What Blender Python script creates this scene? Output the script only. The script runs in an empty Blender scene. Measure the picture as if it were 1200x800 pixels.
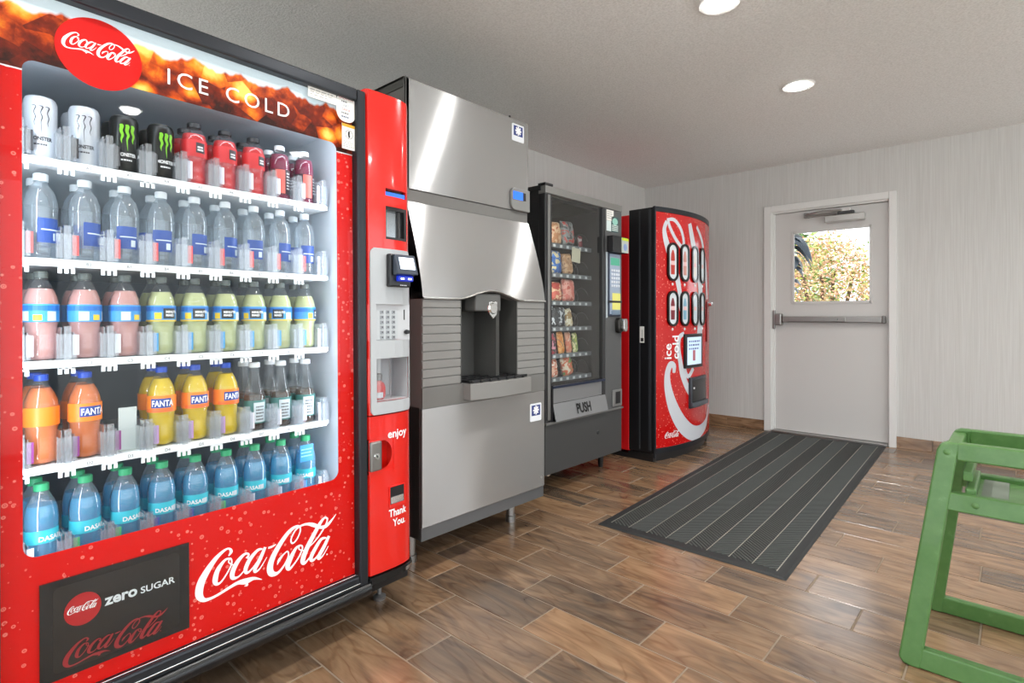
import bpy, bmesh, math, random
from mathutils import Vector, Matrix
from mathutils.geometry import tessellate_polygon
random.seed(7)
SC = bpy.context.scene
COL = SC.collection
R = math.radians
pi = math.pi

# ------------------------------------------------------------------ camera
FPX = 646.6
cd = bpy.data.cameras.new('camera'); cam = bpy.data.objects.new('camera', cd); COL.objects.link(cam)
cd.sensor_width = 36.0; cd.lens = 36.0 * FPX / 1200.0
cd.shift_y = (369.5 - 400) / 1200.0
cd.clip_start = 0.02
YAW = math.atan2(593, FPX)
cam.location = (0, 0, 1.066); cam.rotation_euler = (pi / 2, 0, YAW)
SC.camera = cam
# ------------------------------------------------------------------ world, sun, exposure
w = bpy.data.worlds.new('world'); SC.world = w; w.use_nodes = True
bg = w.node_tree.nodes['Background']
bg.inputs[0].default_value = (0.90, 0.95, 1.0, 1); bg.inputs[1].default_value = 2.35
sd = bpy.data.lights.new('sun', 'SUN'); sun = bpy.data.objects.new('sun', sd); COL.objects.link(sun)
sd.energy = 3.8; sd.angle = R(1.0); sd.color = (1, 0.95, 0.86)
sun.rotation_euler = (R(38), 0, R(-25))
SC.view_settings.view_transform = 'Standard'; SC.view_settings.look = 'None'
SC.view_settings.exposure = 0.38; SC.view_settings.gamma = 1.0; SC.view_settings.use_curve_mapping = False
try:
    SC.cycles.transparent_max_bounces = 40; SC.cycles.max_bounces = 10
    SC.cycles.sample_clamp_indirect = 6.0
except Exception: pass

# ------------------------------------------------------------------ helpers
def s(r, g=None, b=None):
    if g is None: r, g, b = int(r[1:3], 16), int(r[3:5], 16), int(r[5:7], 16)
    f = lambda c: (c / 255 / 12.92) if c / 255 <= 0.04045 else ((c / 255 + 0.055) / 1.055) ** 2.4
    return (f(r), f(g), f(b), 1)
MATS = {}
def mat(name, color, rough=0.5, metal=0.0, **k):
    if name in MATS: return MATS[name]
    m = bpy.data.materials.new(name); m.use_nodes = True; MATS[name] = m
    p = m.node_tree.nodes['Principled BSDF']
    p.inputs['Base Color'].default_value = color; p.inputs['Roughness'].default_value = rough; p.inputs['Metallic'].default_value = metal
    if 'coat' in k: p.inputs['Coat Weight'].default_value = k['coat']; p.inputs['Coat Roughness'].default_value = k.get('coatr', 0.05)
    if 'spec' in k: p.inputs['Specular IOR Level'].default_value = k['spec']
    if 'trans' in k: p.inputs['Transmission Weight'].default_value = k['trans']
    if 'emit' in k:
        p.inputs['Emission Color'].default_value = k.get('ecol', color); p.inputs['Emission Strength'].default_value = k['emit']
    return m
def N(m, t, **k):
    n = m.node_tree.nodes.new(t)
    for a, v in k.items():
        if a.startswith('i_'):
            key = a[2:]; key = int(key) if key.isdigit() else key.replace('_', ' ')
            n.inputs[key].default_value = v
        else: setattr(n, a, v)
    return n
def L(m, a, b): m.node_tree.links.new(a, b)
def P(m): return m.node_tree.nodes['Principled BSDF']
def ramp(m, fac, stops, interp='LINEAR'):
    n = N(m, 'ShaderNodeValToRGB'); n.color_ramp.interpolation = interp
    e = n.color_ramp.elements
    while len(e) < len(stops): e.new(0.5)
    for i, (p_, c_) in enumerate(stops): e[i].position = p_; e[i].color = c_
    L(m, fac, n.inputs[0]); return n.outputs[0]
def bump(m, height, strength, dist=0.01):
    b = N(m, 'ShaderNodeBump'); b.inputs['Strength'].default_value = strength; b.inputs['Distance'].default_value = dist
    L(m, height, b.inputs['Height']); L(m, b.outputs[0], P(m).inputs['Normal'])
def coords(m, which='Object', scale=(1, 1, 1), rot=(0, 0, 0)):
    t = N(m, 'ShaderNodeTexCoord'); mp = N(m, 'ShaderNodeMapping')
    mp.inputs['Scale'].default_value = scale; mp.inputs['Rotation'].default_value = rot
    L(m, t.outputs[which], mp.inputs[0]); return mp.outputs[0]
def noise(m, vec, scale, detail=3, rough=0.5, dist=0.0):
    n = N(m, 'ShaderNodeTexNoise'); n.inputs['Scale'].default_value = scale; n.inputs['Detail'].default_value = detail
    n.inputs['Roughness'].default_value = rough; n.inputs['Distortion'].default_value = dist
    if vec is not None: L(m, vec, n.inputs['Vector'])
    return n.outputs[0]
def mixc(m, fac, a, b, mode='MIX'):
    n = N(m, 'ShaderNodeMix', data_type='RGBA', blend_type=mode)
    for sock, v in ((n.inputs[0], fac), (n.inputs[6], a), (n.inputs[7], b)):
        if isinstance(v, (int, float, tuple)): sock.default_value = v
        else: L(m, v, sock)
    return n.outputs[2]
def glassy(name, tint=(1, 1, 1, 1), ior=1.45, body=0.0, bodycol=(1, 1, 1, 1), rough=0.02, gain=1.0):
    """thin clear sheet: see-through with a Fresnel mirror and an optional share of milky body"""
    if name in MATS: return MATS[name]
    m = bpy.data.materials.new(name); m.use_nodes = True; MATS[name] = m
    nt = m.node_tree; nt.nodes.remove(nt.nodes['Principled BSDF']); out = nt.nodes['Material Output']
    tr = N(m, 'ShaderNodeBsdfTransparent'); tr.inputs[0].default_value = tint
    base = tr.outputs[0]
    if body > 0:
        d = N(m, 'ShaderNodeBsdfDiffuse'); d.inputs[0].default_value = bodycol
        tl = N(m, 'ShaderNodeBsdfTranslucent'); tl.inputs[0].default_value = bodycol; dm = N(m, 'ShaderNodeMixShader'); dm.inputs[0].default_value = 0.45
        L(m, d.outputs[0], dm.inputs[1]); L(m, tl.outputs[0], dm.inputs[2])
        mx = N(m, 'ShaderNodeMixShader'); mx.inputs[0].default_value = body
        L(m, base, mx.inputs[1]); L(m, dm.outputs[0], mx.inputs[2]); base = mx.outputs[0]
    g = N(m, 'ShaderNodeBsdfGlossy'); g.inputs['Roughness'].default_value = rough
    fr = N(m, 'ShaderNodeFresnel'); fr.inputs[0].default_value = ior
    gb = N(m, 'ShaderNodeNewGeometry'); iv = N(m, 'ShaderNodeMath', operation='SUBTRACT'); iv.inputs[0].default_value = 1.0; L(m, gb.outputs['Backfacing'], iv.inputs[1])
    fm = N(m, 'ShaderNodeMath', operation='MULTIPLY'); L(m, fr.outputs[0], fm.inputs[0]); L(m, iv.outputs[0], fm.inputs[1])   # one mirror per sheet
    fac = fm.outputs[0]
    if gain != 1:
        mm = N(m, 'ShaderNodeMath', operation='MULTIPLY', use_clamp=True); mm.inputs[1].default_value = gain; L(m, fac, mm.inputs[0]); fac = mm.outputs[0]
    mx = N(m, 'ShaderNodeMixShader'); L(m, fac, mx.inputs[0]); L(m, base, mx.inputs[1]); L(m, g.outputs[0], mx.inputs[2])
    L(m, mx.outputs[0], out.inputs[0]); return m

class MB:
    def __init__(self): self.v = []; self.f = []
    def add(self, vs, fs):
        o = len(self.v); self.v += [tuple(p) for p in vs]; self.f += [tuple(i + o for i in q) for q in fs]; return self
    def box(self, x0, x1, y0, y1, z0, z1):
        return self.add([(x0, y0, z0), (x1, y0, z0), (x1, y1, z0), (x0, y1, z0), (x0, y0, z1), (x1, y0, z1), (x1, y1, z1), (x0, y1, z1)],
                        [(0, 3, 2, 1), (4, 5, 6, 7), (0, 1, 5, 4), (1, 2, 6, 5), (2, 3, 7, 6), (3, 0, 4, 7)])
    def prism(self, pts, a, b, axis='y'):
        n = len(pts)
        mk = {'y': lambda p, t: (p[0], t, p[1]), 'z': lambda p, t: (p[0], p[1], t), 'x': lambda p, t: (t, p[0], p[1])}[axis]
        vs = [mk(p, a) for p in pts] + [mk(p, b) for p in pts]
        fs = [tuple(range(n)), tuple(range(2 * n - 1, n - 1, -1))] + [(i, n + i, n + (i + 1) % n, (i + 1) % n) for i in range(n)]
        return self.add(vs, fs)
    def lathe(self, prof, seg=24, c=(0, 0, 0), axis='z'):
        vs = []; n = len(prof)
        for i in range(seg):
            a = 2 * pi * i / seg
            for r, z in prof:
                q = (r * math.cos(a), r * math.sin(a), z)
                if axis == 'y': q = (q[0], q[2], q[1])
                if axis == 'x': q = (q[2], q[0], q[1])
                vs.append((q[0] + c[0], q[1] + c[1], q[2] + c[2]))
        fs = [(i * n + j, ((i + 1) % seg) * n + j, ((i + 1) % seg) * n + j + 1, i * n + j + 1) for i in range(seg) for j in range(n - 1)]
        return self.add(vs, fs)
    def tube(self, pts, r, seg=8, closed=False):
        pts = [Vector(p) for p in pts]; n = len(pts); vs = []; fs = []
        for i, p in enumerate(pts):
            t = (pts[min(i + 1, n - 1)] - pts[max(i - 1, 0)]).normalized()
            u = t.cross(Vector((0, 0, 1))); u = u.normalized() if u.length > 1e-4 else Vector((1, 0, 0)); q = t.cross(u)
            for k in range(seg):
                a = 2 * pi * k / seg; vs.append(p + (u * math.cos(a) + q * math.sin(a)) * r)
        for i in range(n - 1):
            for k in range(seg): fs.append((i * seg + k, i * seg + (k + 1) % seg, (i + 1) * seg + (k + 1) % seg, (i + 1) * seg + k))
        fs += [tuple(range(seg - 1, -1, -1)), tuple(range((n - 1) * seg, n * seg))]
        return self.add(vs, fs)
    def xf(self, fn): self.v = [tuple(fn(*p)) for p in self.v]; return self
    def mesh(self, name, smooth=None):
        me = bpy.data.meshes.new(name); me.from_pydata(self.v, [], self.f); me.update()
        bm = bmesh.new(); bm.from_mesh(me); bmesh.ops.recalc_face_normals(bm, faces=bm.faces); bm.to_mesh(me); bm.free()
        if smooth:
            me.polygons.foreach_set('use_smooth', [True] * len(me.polygons)); me.set_sharp_from_angle(angle=R(smooth))
        return me
    def build(self, name, m, parent=None, smooth=None, bevel=0, loc=None, seg=2):
        return obj(name, self.mesh(name, smooth), m, parent, bevel, loc, seg)
def obj(name, me, m, parent=None, bevel=0, loc=None, seg=2):
    o = bpy.data.objects.new(name, me); COL.objects.link(o)
    if m is not None and (not me.materials): me.materials.append(m)
    if parent is not None: o.parent = parent
    if loc is not None: o.location = loc
    if bevel:
        b = o.modifiers.new('b', 'BEVEL'); b.width = bevel; b.segments = seg; b.limit_method = 'ANGLE'; b.angle_limit = R(35); b.harden_normals = False
    return o
def copy(o, parent=None, loc=None):
    c = o.copy(); COL.objects.link(c)
    if parent is not None: c.parent = parent
    if loc is not None: c.location = loc
    return c
def tag(o, label, cat, group=None):
    o['label'] = label; o['category'] = cat
    if group: o['group'] = group
    return o
def part_label(o, label): o['label'] = label; return o
def empty(name, loc=(0, 0, 0), rot=(0, 0, 0)):
    o = bpy.data.objects.new(name, None); COL.objects.link(o); o.location = loc; o.rotation_euler = rot; o.empty_display_size = 0.1; return o
def struct(o): o['kind'] = 'structure'; return o
def stuff(o): o['kind'] = 'stuff'; return o
def rrect(x0, x1, z0, z1, r, seg=5, corners=(1, 1, 1, 1)):
    """corners: bl, br, tr, tl"""
    out = []
    for (cx, cz, a0, on, px, pz) in ((x0 + r, z0 + r, pi, corners[0], x0, z0), (x1 - r, z0 + r, 1.5 * pi, corners[1], x1, z0), (x1 - r, z1 - r, 0, corners[2], x1, z1), (x0 + r, z1 - r, pi / 2, corners[3], x0, z1)):
        if on: out += [(cx + r * math.cos(a0 + pi / 2 * i / seg), cz + r * math.sin(a0 + pi / 2 * i / seg)) for i in range(seg + 1)]
        else: out.append((px, pz))
    return out
def ellipse(cx, cz, rx, rz, n=32): return [(cx + rx * math.cos(2 * pi * i / n), cz + rz * math.sin(2 * pi * i / n)) for i in range(n)]
def holed(outer, holes, y):
    """flat sheet in the local xz plane with holes, as triangles"""
    loops = [[Vector((x, z, 0)) for x, z in lp] for lp in [outer] + holes]
    pts = [p for lp in loops for p in lp]
    return MB().add([(p.x, y, p.y) for p in pts], tessellate_polygon(loops))
def spline(P_, per=6):
    out = []; n = len(P_)
    for i in range(n - 1):
        p0, p1, p2, p3 = P_[max(i - 1, 0)], P_[i], P_[i + 1], P_[min(i + 2, n - 1)]
        for k in range(per):
            t = k / per
            out.append(tuple(0.5 * (2 * b + (c - a) * t + (2 * a - 5 * b + 4 * c - d) * t * t + (3 * b - a - 3 * c + d) * t ** 3) for a, b, c, d in zip(p0, p1, p2, p3)))
    out.append(tuple(P_[-1])); return out
def ribbon(mb, P_, fn, per=6):
    """pen stroke of varying width; fn maps flat (x, z) to 3D"""
    q = spline(P_, per); n = len(q); vs = []
    for i, (x, z, wd) in enumerate(q):
        a, b = q[max(i - 1, 0)], q[min(i + 1, n - 1)]
        dx, dz = b[0] - a[0], b[1] - a[1]; l = math.hypot(dx, dz) or 1e-6
        nx, nz = -dz / l, dx / l; h = max(wd, 0.0005) / 2
        vs += [fn(x + nx * h, z + nz * h), fn(x - nx * h, z - nz * h)]
    mb.add(vs, [(2 * i, 2 * i + 1, 2 * i + 3, 2 * i + 2) for i in range(n - 1)])
LOGO = [[[0.184,0.244,0.007],[0.201,0.266,0.0211],[0.188,0.291,0.0123],[0.157,0.289,0.0173],[0.103,0.254,0.0291],[0.048,0.19,0.0421],[0.01,0.125,0.05],[0.0,0.058,0.0466],[0.023,0.015,0.0285],[0.062,0.005,0.0187],[0.118,0.012,0.0173],[0.185,0.03,0.0194],[0.245,0.042,0.0251],[0.297,0.033,0.04],[0.355,0.031,0.0204],[0.41,0.003,0.0028]],[[0.297,0.023,0.0182],[0.308,0.003,0.0128],[0.288,0.003,0.0027]],[[0.198,0.222,0.0106],[0.161,0.224,0.0174],[0.115,0.175,0.0309],[0.098,0.113,0.0343],[0.109,0.084,0.0206],[0.137,0.09,0.0121],[0.177,0.136,0.0105],[0.204,0.187,0.0106],[0.198,0.222,0.0088],[0.184,0.203,0.0079],[0.213,0.174,0.0071],[0.241,0.183,0.0053]],[[0.305,0.186,0.0218],[0.319,0.21,0.0109],[0.289,0.22,0.0181],[0.241,0.183,0.0303],[0.209,0.125,0.0336],[0.212,0.087,0.0266],[0.245,0.081,0.0125],[0.28,0.104,0.009],[0.314,0.145,0.0073]],[[0.414,0.215,0.0094],[0.379,0.217,0.0204],[0.325,0.172,0.0292],[0.296,0.116,0.0291],[0.306,0.087,0.0182],[0.342,0.104,0.011],[0.397,0.161,0.0093]],[[0.434,0.222,0.0207],[0.397,0.152,0.028],[0.362,0.097,0.0278],[0.365,0.074,0.0185],[0.397,0.087,0.0094],[0.445,0.148,0.0047]],[[0.455,0.209,0.0133],[0.481,0.209,0.0153],[0.512,0.216,0.0058]],[[0.521,0.068,0.0039],[0.535,0.097,0.0214],[0.566,0.124,0.0118],[0.598,0.138,0.0099],[0.605,0.101,0.0119],[0.573,0.047,0.0138],[0.523,0.008,0.0214],[0.479,0.021,0.0422],[0.467,0.069,0.0458],[0.492,0.139,0.0403],[0.544,0.21,0.035],[0.604,0.271,0.0296],[0.654,0.296,0.022],[0.692,0.291,0.0141],[0.698,0.252,0.0122],[0.669,0.201,0.0121],[0.636,0.184,0.012],[0.626,0.217,0.0119],[0.657,0.269,0.012],[0.698,0.291,0.0142],[0.752,0.291,0.0185],[0.805,0.269,0.0292],[0.859,0.236,0.0233],[0.906,0.229,0.0279],[0.951,0.253,0.0195],[1.0,0.298,0.0033]],[[0.697,0.15,0.0122],[0.663,0.139,0.0221],[0.622,0.081,0.0359],[0.599,0.033,0.0377],[0.611,0.006,0.0239],[0.645,0.026,0.0131],[0.69,0.073,0.0122],[0.716,0.127,0.0123],[0.697,0.15,0.0101],[0.687,0.126,0.0091],[0.725,0.103,0.0082],[0.756,0.114,0.0062]],[[0.924,0.281,0.0151],[0.901,0.297,0.015],[0.862,0.267,0.0275],[0.805,0.191,0.0355],[0.746,0.103,0.0392],[0.717,0.035,0.0389],[0.729,0.007,0.0247],[0.761,0.025,0.0125],[0.798,0.059,0.0084]],[[0.924,0.285,0.0129],[0.915,0.252,0.0129],[0.87,0.191,0.0127],[0.821,0.147,0.0105],[0.777,0.119,0.0083]],[[0.914,0.138,0.0107],[0.87,0.141,0.0234],[0.82,0.088,0.0315],[0.784,0.032,0.0313],[0.795,0.004,0.0209],[0.836,0.024,0.0127],[0.891,0.085,0.0107]],[[0.936,0.146,0.0238],[0.891,0.075,0.0321],[0.849,0.02,0.0318],[0.853,0.0,0.0212],[0.885,0.015,0.0107],[0.93,0.07,0.0054]],[[0.913,0.01,0.0097],[0.924,0.01,0.0098]]]
def logo(x0, z0, wid, y, fn=None, hs=1.0):
    mb = MB()
    for i, st in enumerate(LOGO):
        f = (lambda x, z, i=i: (x0 + x * wid, y - i * 0.00004, z0 + z * wid * hs)) if fn is None else (lambda x, z, i=i: fn(x0 + x * wid, z0 + z * wid * hs, i * 0.00004))
        ribbon(mb, st, f, 4)
    return mb
DG = None
def text(txt, size, x, z, y, sx=1.0, bold=0.0, align='LEFT', rot=0.0, fn=None, space=1.0):
    """flat lettering in the local xz plane facing -y"""
    cu = bpy.data.curves.new('t', 'FONT'); cu.body = txt; cu.size = size; cu.offset = bold; cu.align_x = align; cu.space_character = space
    cu.resolution_u = 3
    o = bpy.data.objects.new('t', cu); COL.objects.link(o)
    dg = bpy.context.evaluated_depsgraph_get()
    me = bpy.data.meshes.new_from_object(o.evaluated_get(dg)); mb = MB()
    ca, sa = math.cos(rot), math.sin(rot); vs = []
    for v in me.vertices:
        px, pz = v.co.x * sx, v.co.y
        qx, qz = x + px * ca - pz * sa, z + px * sa + pz * ca
        vs.append((qx, y, qz) if fn is None else fn(qx, qz, 0.0002))
    mb.add(vs, [tuple(p.vertices) for p in me.polygons])
    bpy.data.objects.remove(o); bpy.data.curves.remove(cu); bpy.data.meshes.remove(me)
    return mb
def lines(x0, x1, z, n, pitch, h, y, fn=None):
    """unreadable fine print: rows of short strokes"""
    mb = MB(); rd = random.Random(int(abs(x0 * 1e4 + z * 1e3)))
    for i in range(n):
        zz = z - i * pitch; x = x0; end = x1 - (x1 - x0) * rd.uniform(0, .35)
        while x < end:
            w_ = (x1 - x0) * rd.uniform(.08, .2); b = min(x + w_, end)
            f = fn or (lambda a, c, e: (a, y, c))
            mb.add([f(x, zz, 0), f(b, zz, 0), f(b, zz + h, 0), f(x, zz + h, 0)], [(0, 1, 2, 3)]); x = b + (x1 - x0) * .05
    return mb
ORD = ['first', 'second', 'third', 'fourth', 'fifth', 'sixth', 'seventh', 'eighth', 'ninth', 'tenth']

# ------------------------------------------------------------------ room materials
def m_wall():
    m = mat('wallpaper', s(226, 223, 218), 0.75)
    v = coords(m, 'Object', (220, 220, 3)); n1 = noise(m, v, 1.0, 2)
    v2 = coords(m, 'Object', (60, 60, 0.6)); n2 = noise(m, v2, 1.0, 2)
    c = ramp(m, n1, [(0.3, s(202, 200, 197)), (0.7, s(213, 212, 209))])
    c2 = ramp(m, n2, [(0.35, s(252, 252, 251)), (0.65, s(255, 255, 255))])
    L(m, mixc(m, 1.0, c, c2, 'MULTIPLY'), P(m).inputs['Base Color']); bump(m, n1, 0.25, 0.002); return m
def m_ceil():
    m = mat('stippled_ceiling', s(214, 211, 204), 0.9)
    v = coords(m, 'Object'); n1 = noise(m, v, 95, 4, 0.65); n2 = noise(m, v, 3, 2)
    L(m, ramp(m, n1, [(0.35, s(232, 231, 228)), (0.6, s(250, 249, 247))]), P(m).inputs['Base Color'])
    bump(m, n1, 0.7, 0.01); return m
def m_tile():
    m = mat('wood_look_tile', (0.3, 0.2, 0.1, 1), 0.22, spec=0.95)
    oi = N(m, 'ShaderNodeObjectInfo'); ge = N(m, 'ShaderNodeNewGeometry')
    ad = N(m, 'ShaderNodeMath', operation='ADD'); L(m, oi.outputs['Random'], ad.inputs[0]); L(m, ge.outputs['Random Per Island'], ad.inputs[1])
    fr = N(m, 'ShaderNodeMath', operation='FRACT'); L(m, ad.outputs[0], fr.inputs[0]); rnd = fr.outputs[0]
    m17 = N(m, 'ShaderNodeMath', operation='MULTIPLY'); m17.inputs[1].default_value = 37.3; L(m, rnd, m17.inputs[0])
    r2 = N(m, 'ShaderNodeMath', operation='FRACT'); L(m, m17.outputs[0], r2.inputs[0])
    tc = N(m, 'ShaderNodeTexCoord'); cmb = N(m, 'ShaderNodeCombineXYZ')
    mu = N(m, 'ShaderNodeMath', operation='MULTIPLY'); mu.inputs[1].default_value = 91.0; L(m, rnd, mu.inputs[0])
    for i in range(3): L(m, mu.outputs[0], cmb.inputs[i])
    va = N(m, 'ShaderNodeVectorMath', operation='ADD'); L(m, tc.outputs['Object'], va.inputs[0]); L(m, cmb.outputs[0], va.inputs[1])
    mp = N(m, 'ShaderNodeMapping'); mp.inputs['Scale'].default_value = (2.2, 9, 9); L(m, va.outputs[0], mp.inputs[0])
    big = noise(m, mp.outputs[0], 1.0, 3, 0.55, 1.6)
    mp3 = N(m, 'ShaderNodeMapping'); mp3.inputs['Scale'].default_value = (1.7, 7.5, 7.5); L(m, va.outputs[0], mp3.inputs[0])
    fig = noise(m, mp3.outputs[0], 1.0, 2, 0.45, 1.0)
    mk = N(m, 'ShaderNodeMath', operation='MULTIPLY'); mk.inputs[1].default_value = 46.0; L(m, fig, mk.inputs[0])
    sn = N(m, 'ShaderNodeMath', operation='SINE'); L(m, mk.outputs[0], sn.inputs[0])
    wv = N(m, 'ShaderNodeMapRange'); wv.inputs[1].default_value = -1.0; wv.inputs[2].default_value = 1.0; L(m, sn.outputs[0], wv.inputs[0])
    mp2 = N(m, 'ShaderNodeMapping'); mp2.inputs['Scale'].default_value = (5, 70, 50); L(m, va.outputs[0], mp2.inputs[0])
    fine = noise(m, mp2.outputs[0], 1.0, 4, 0.6)
    c1 = ramp(m, big, [(0.25, s(116, 93, 74)), (0.45, s(152, 120, 90)), (0.7, s(176, 142, 109))])
    c2 = ramp(m, big, [(0.25, s(76, 68, 62)), (0.5, s(108, 92, 77)), (0.72, s(144, 119, 95))])
    base = mixc(m, r2.outputs[0], c1, c2)
    grain = ramp(m, wv.outputs[0], [(0.0, s(228, 221, 216)), (0.2, s(250, 248, 247)), (1.0, s(255, 255, 255))])
    fg = ramp(m, fine, [(0.3, s(232, 228, 224)), (0.65, s(255, 255, 255))])
    L(m, mixc(m, 1.0, mixc(m, 1.0, base, grain, 'MULTIPLY'), fg, 'MULTIPLY'), P(m).inputs['Base Color'])
    bump(m, fine, 0.12, 0.002); return m
WALL, CEIL, TILE = m_wall(), m_ceil(), m_tile()
GROUT = mat('grout', s(140, 124, 106), 0.9)
WHITE = mat('white_paint', s(226, 225, 222), 0.4); DOORW = mat('door_paint', s(210, 208, 205), 0.38)
BLACK = mat('black_satin', s(24, 24, 26), 0.35); BLACKG = mat('black_gloss', s(12, 12, 14), 0.15)
CHAR = mat('charcoal_paint', s(62, 62, 62), 0.5)
ALU = mat('aluminium', s(175, 174, 172), 0.35, 1.0)
CHROME = mat('chrome', s(215, 215, 215), 0.12, 1.0)
WPRINT = mat('white_print', s(245, 245, 245), 0.4)
KPRINT = mat('black_print', s(20, 20, 20), 0.5)

# ------------------------------------------------------------------ room shell
XL, YB, ZC, XR, YF = -2.98, 5.385, 2.44, 2.4, -1.6
fl = struct(MB().box(XL, XR, YF, YB + 0.1, -0.06, -0.0022).build('floor', GROUT))
PY, PL, GAP = 0.1862, 0.51, 0.0058
tile_me = MB().box(-(PL - GAP) / 2, (PL - GAP) / 2, -(PY - GAP) / 2, (PY - GAP) / 2, -0.008, 0.0).mesh('floor_tile')
rest = MB(); ntile = 0
for k in range(-23, 24):
    y0 = 1.036 + PY * k; off = (0.135, 0.465, 0.295)[k % 3] - 0.0069 * k
    for j in range(-8, 10):
        x0 = off + PL * j
        if x0 + PL < XL or x0 > XR or y0 < YF: continue
        cx, cy = x0 + PL / 2, y0 + PY / 2
        a0, a1 = max(x0, XL), min(x0 + PL, XR); b1 = min(y0 + PY, YB)
        inview = k >= -4 and -2.75 < cx < 0.75 and not (cy < 0.6 and cx > -0.2)
        whole = a0 == x0 and b1 == y0 + PY
        if inview and whole and ntile < 296:
            o = obj('floor_tile', tile_me, TILE, fl, 0.0015, (cx, cy, 0), 1); ntile += 1
        else:
            rest.box(a0 + GAP / 2, a1 - GAP / 2, y0 + GAP / 2, b1 - GAP / 2, -0.008, 0)
stuff(rest.build('floor_tiles_beyond', TILE, fl))
struct(MB().box(XL - 0.15, XL, YF, YB + 0.15, -0.06, ZC + 0.1).build('wall_left', WALL))
# door opening x -1.70..-0.755, z to 2.02
wb = MB().box(XL, -1.70, YB, YB + 0.15, -0.06, ZC + 0.1).box(-0.755, XR + 0.1, YB, YB + 0.15, -0.06, ZC + 0.1).box(-1.70, -0.755, YB, YB + 0.15, 2.03, ZC + 0.1)
struct(wb.build('wall_back', WALL))
struct(MB().box(XL - 0.15, XR + 1.2, YF - 1.5, YB + 0.15, ZC, ZC + 0.12).build('ceiling', CEIL))  # overhang beyond the room is added to keep the sun out
def baseboard(name, xs):
    root = struct(empty(name, (0, 0, 0)))
    for i in range(len(xs) - 1):
        o = MB().box(-(xs[i + 1] - xs[i]) / 2 + 0.001, (xs[i + 1] - xs[i]) / 2 - 0.001, -0.011, 0, 0, 0.091).build('skirting_tile', TILE, root, bevel=0.002)
        o.location = ((xs[i] + xs[i + 1]) / 2, YB, 0)
baseboard('baseboard_back_left', [XL, -2.6, -2.09, -1.742])
baseboard('baseboard_back_right', [-0.727, -0.49, 0.02, 0.53, 1.04, 1.55, 2.06, 2.4])

# ------------------------------------------------------------------ door
tr = struct(empty('trim_1'))
for nm, b in (('casing_side', (-1.741, -1.679, YB - 0.022, YB, 0, 2.072)), ('casing_side', (-0.772, -0.722, YB - 0.022, YB, 0, 2.072)), ('casing_head', (-1.679, -0.772, YB - 0.022, YB, 2.014, 2.072)),
              ('jamb', (-1.70, -1.668, YB - 0.004, YB + 0.15, 0, 2.03)), ('jamb', (-0.778, -0.755, YB - 0.004, YB + 0.15, 0, 2.03)), ('jamb_head', (-1.668, -0.778, YB - 0.004, YB + 0.15, 2.0, 2.03)),
              ('door_stop', (-1.668, -1.655, YB + 0.012, YB + 0.03, 0.02, 2.0))):
    MB().box(*b).build(nm, WHITE, tr, bevel=0.003)
MB().box(-1.668, -0.778, YB + 0.08, YB + 0.1, 0.018, 0.04).build('sun_block_bar', BLACK, tr)  # bar added behind the slab to block sun under the door
MB().box(-1.668, -0.778, YB + 0.08, YB + 0.1, 1.98, 2.0).box(-1.668, -1.65, YB + 0.08, YB + 0.1, 0.018, 2.0).box(-0.8, -0.778, YB + 0.08, YB + 0.1, 0.018, 2.0).build('sun_block_strip', WHITE, tr)  # strips added behind the slab edges against sun leaks
MB().box(-1.668, -0.778, YB - 0.045, YB + 0.15, 0, 0.018).build('threshold', ALU, tr, bevel=0.003)
dr = struct(empty('door_1', (-1.22, YB, 0)))
DX0, DX1, DZ0, DZ1 = -0.446, 0.441, 0.021, 1.997
WX0, WX1, WZ0, WZ1 = -0.285, 0.318, 1.18, 1.815
yf, yb = 0.03, 0.075
MB().box(DX0, WX0, yf, yb, DZ0, DZ1).box(WX1, DX1, yf, yb, DZ0, DZ1).box(WX0, WX1, yf, yb, DZ0, WZ0).box(WX0, WX1, yf, yb, WZ1, DZ1).build('door_slab', DOORW, dr)
MB().box(WX0 - 0.012, WX0 + 0.012, yf - 0.006, yf + 0.004, WZ0 - 0.012, WZ1 + 0.012).box(WX1 - 0.012, WX1 + 0.012, yf - 0.006, yf + 0.004, WZ0 - 0.012, WZ1 + 0.012).box(WX0, WX1, yf - 0.006, yf + 0.004, WZ0 - 0.012, WZ0 + 0.012).box(WX0, WX1, yf - 0.006, yf + 0.004, WZ1 - 0.012, WZ1 + 0.012).build('window_bead', DOORW, dr, bevel=0.002)
MB().box(WX0, WX1, 0.05, 0.054, WZ0, WZ1).build('window_pane', glassy('clear_glass', (0.985, 0.99, 0.99, 1)), dr)
SATIN = mat('satin_steel', s(160, 158, 155), 0.4, 0.9)
# panic bar
pb = MB().box(-0.36, 0.40, yf - 0.062, yf - 0.012, 1.005, 1.058).build('push_bar', SATIN, dr, bevel=0.006)
MB().box(-0.31, 0.145, yf - 0.075, yf - 0.06, 1.012, 1.052).build('touch_pad', SATIN, pb, bevel=0.004)
MB().box(0.395, 0.425, yf - 0.066, yf, 0.998, 1.064).build('end_cap', mat('grey_plastic', s(120, 118, 116), 0.5), pb, bevel=0.012)
MB().lathe([(0, 0), (0.006, 0), (0.006, 0.004), (0, 0.004)], 10, (0.085, yf - 0.079, 1.032), 'y').build('bar_lock', CHROME, pb)
MB().box(-0.425, -0.365, yf - 0.07, yf, 0.975, 1.085).build('latch_case', SATIN, dr, bevel=0.012)
MB().box(-0.447, -0.425, yf - 0.05, yf - 0.02, 0.945, 1.115).build('strike_plate', SATIN, dr, bevel=0.008)
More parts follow.
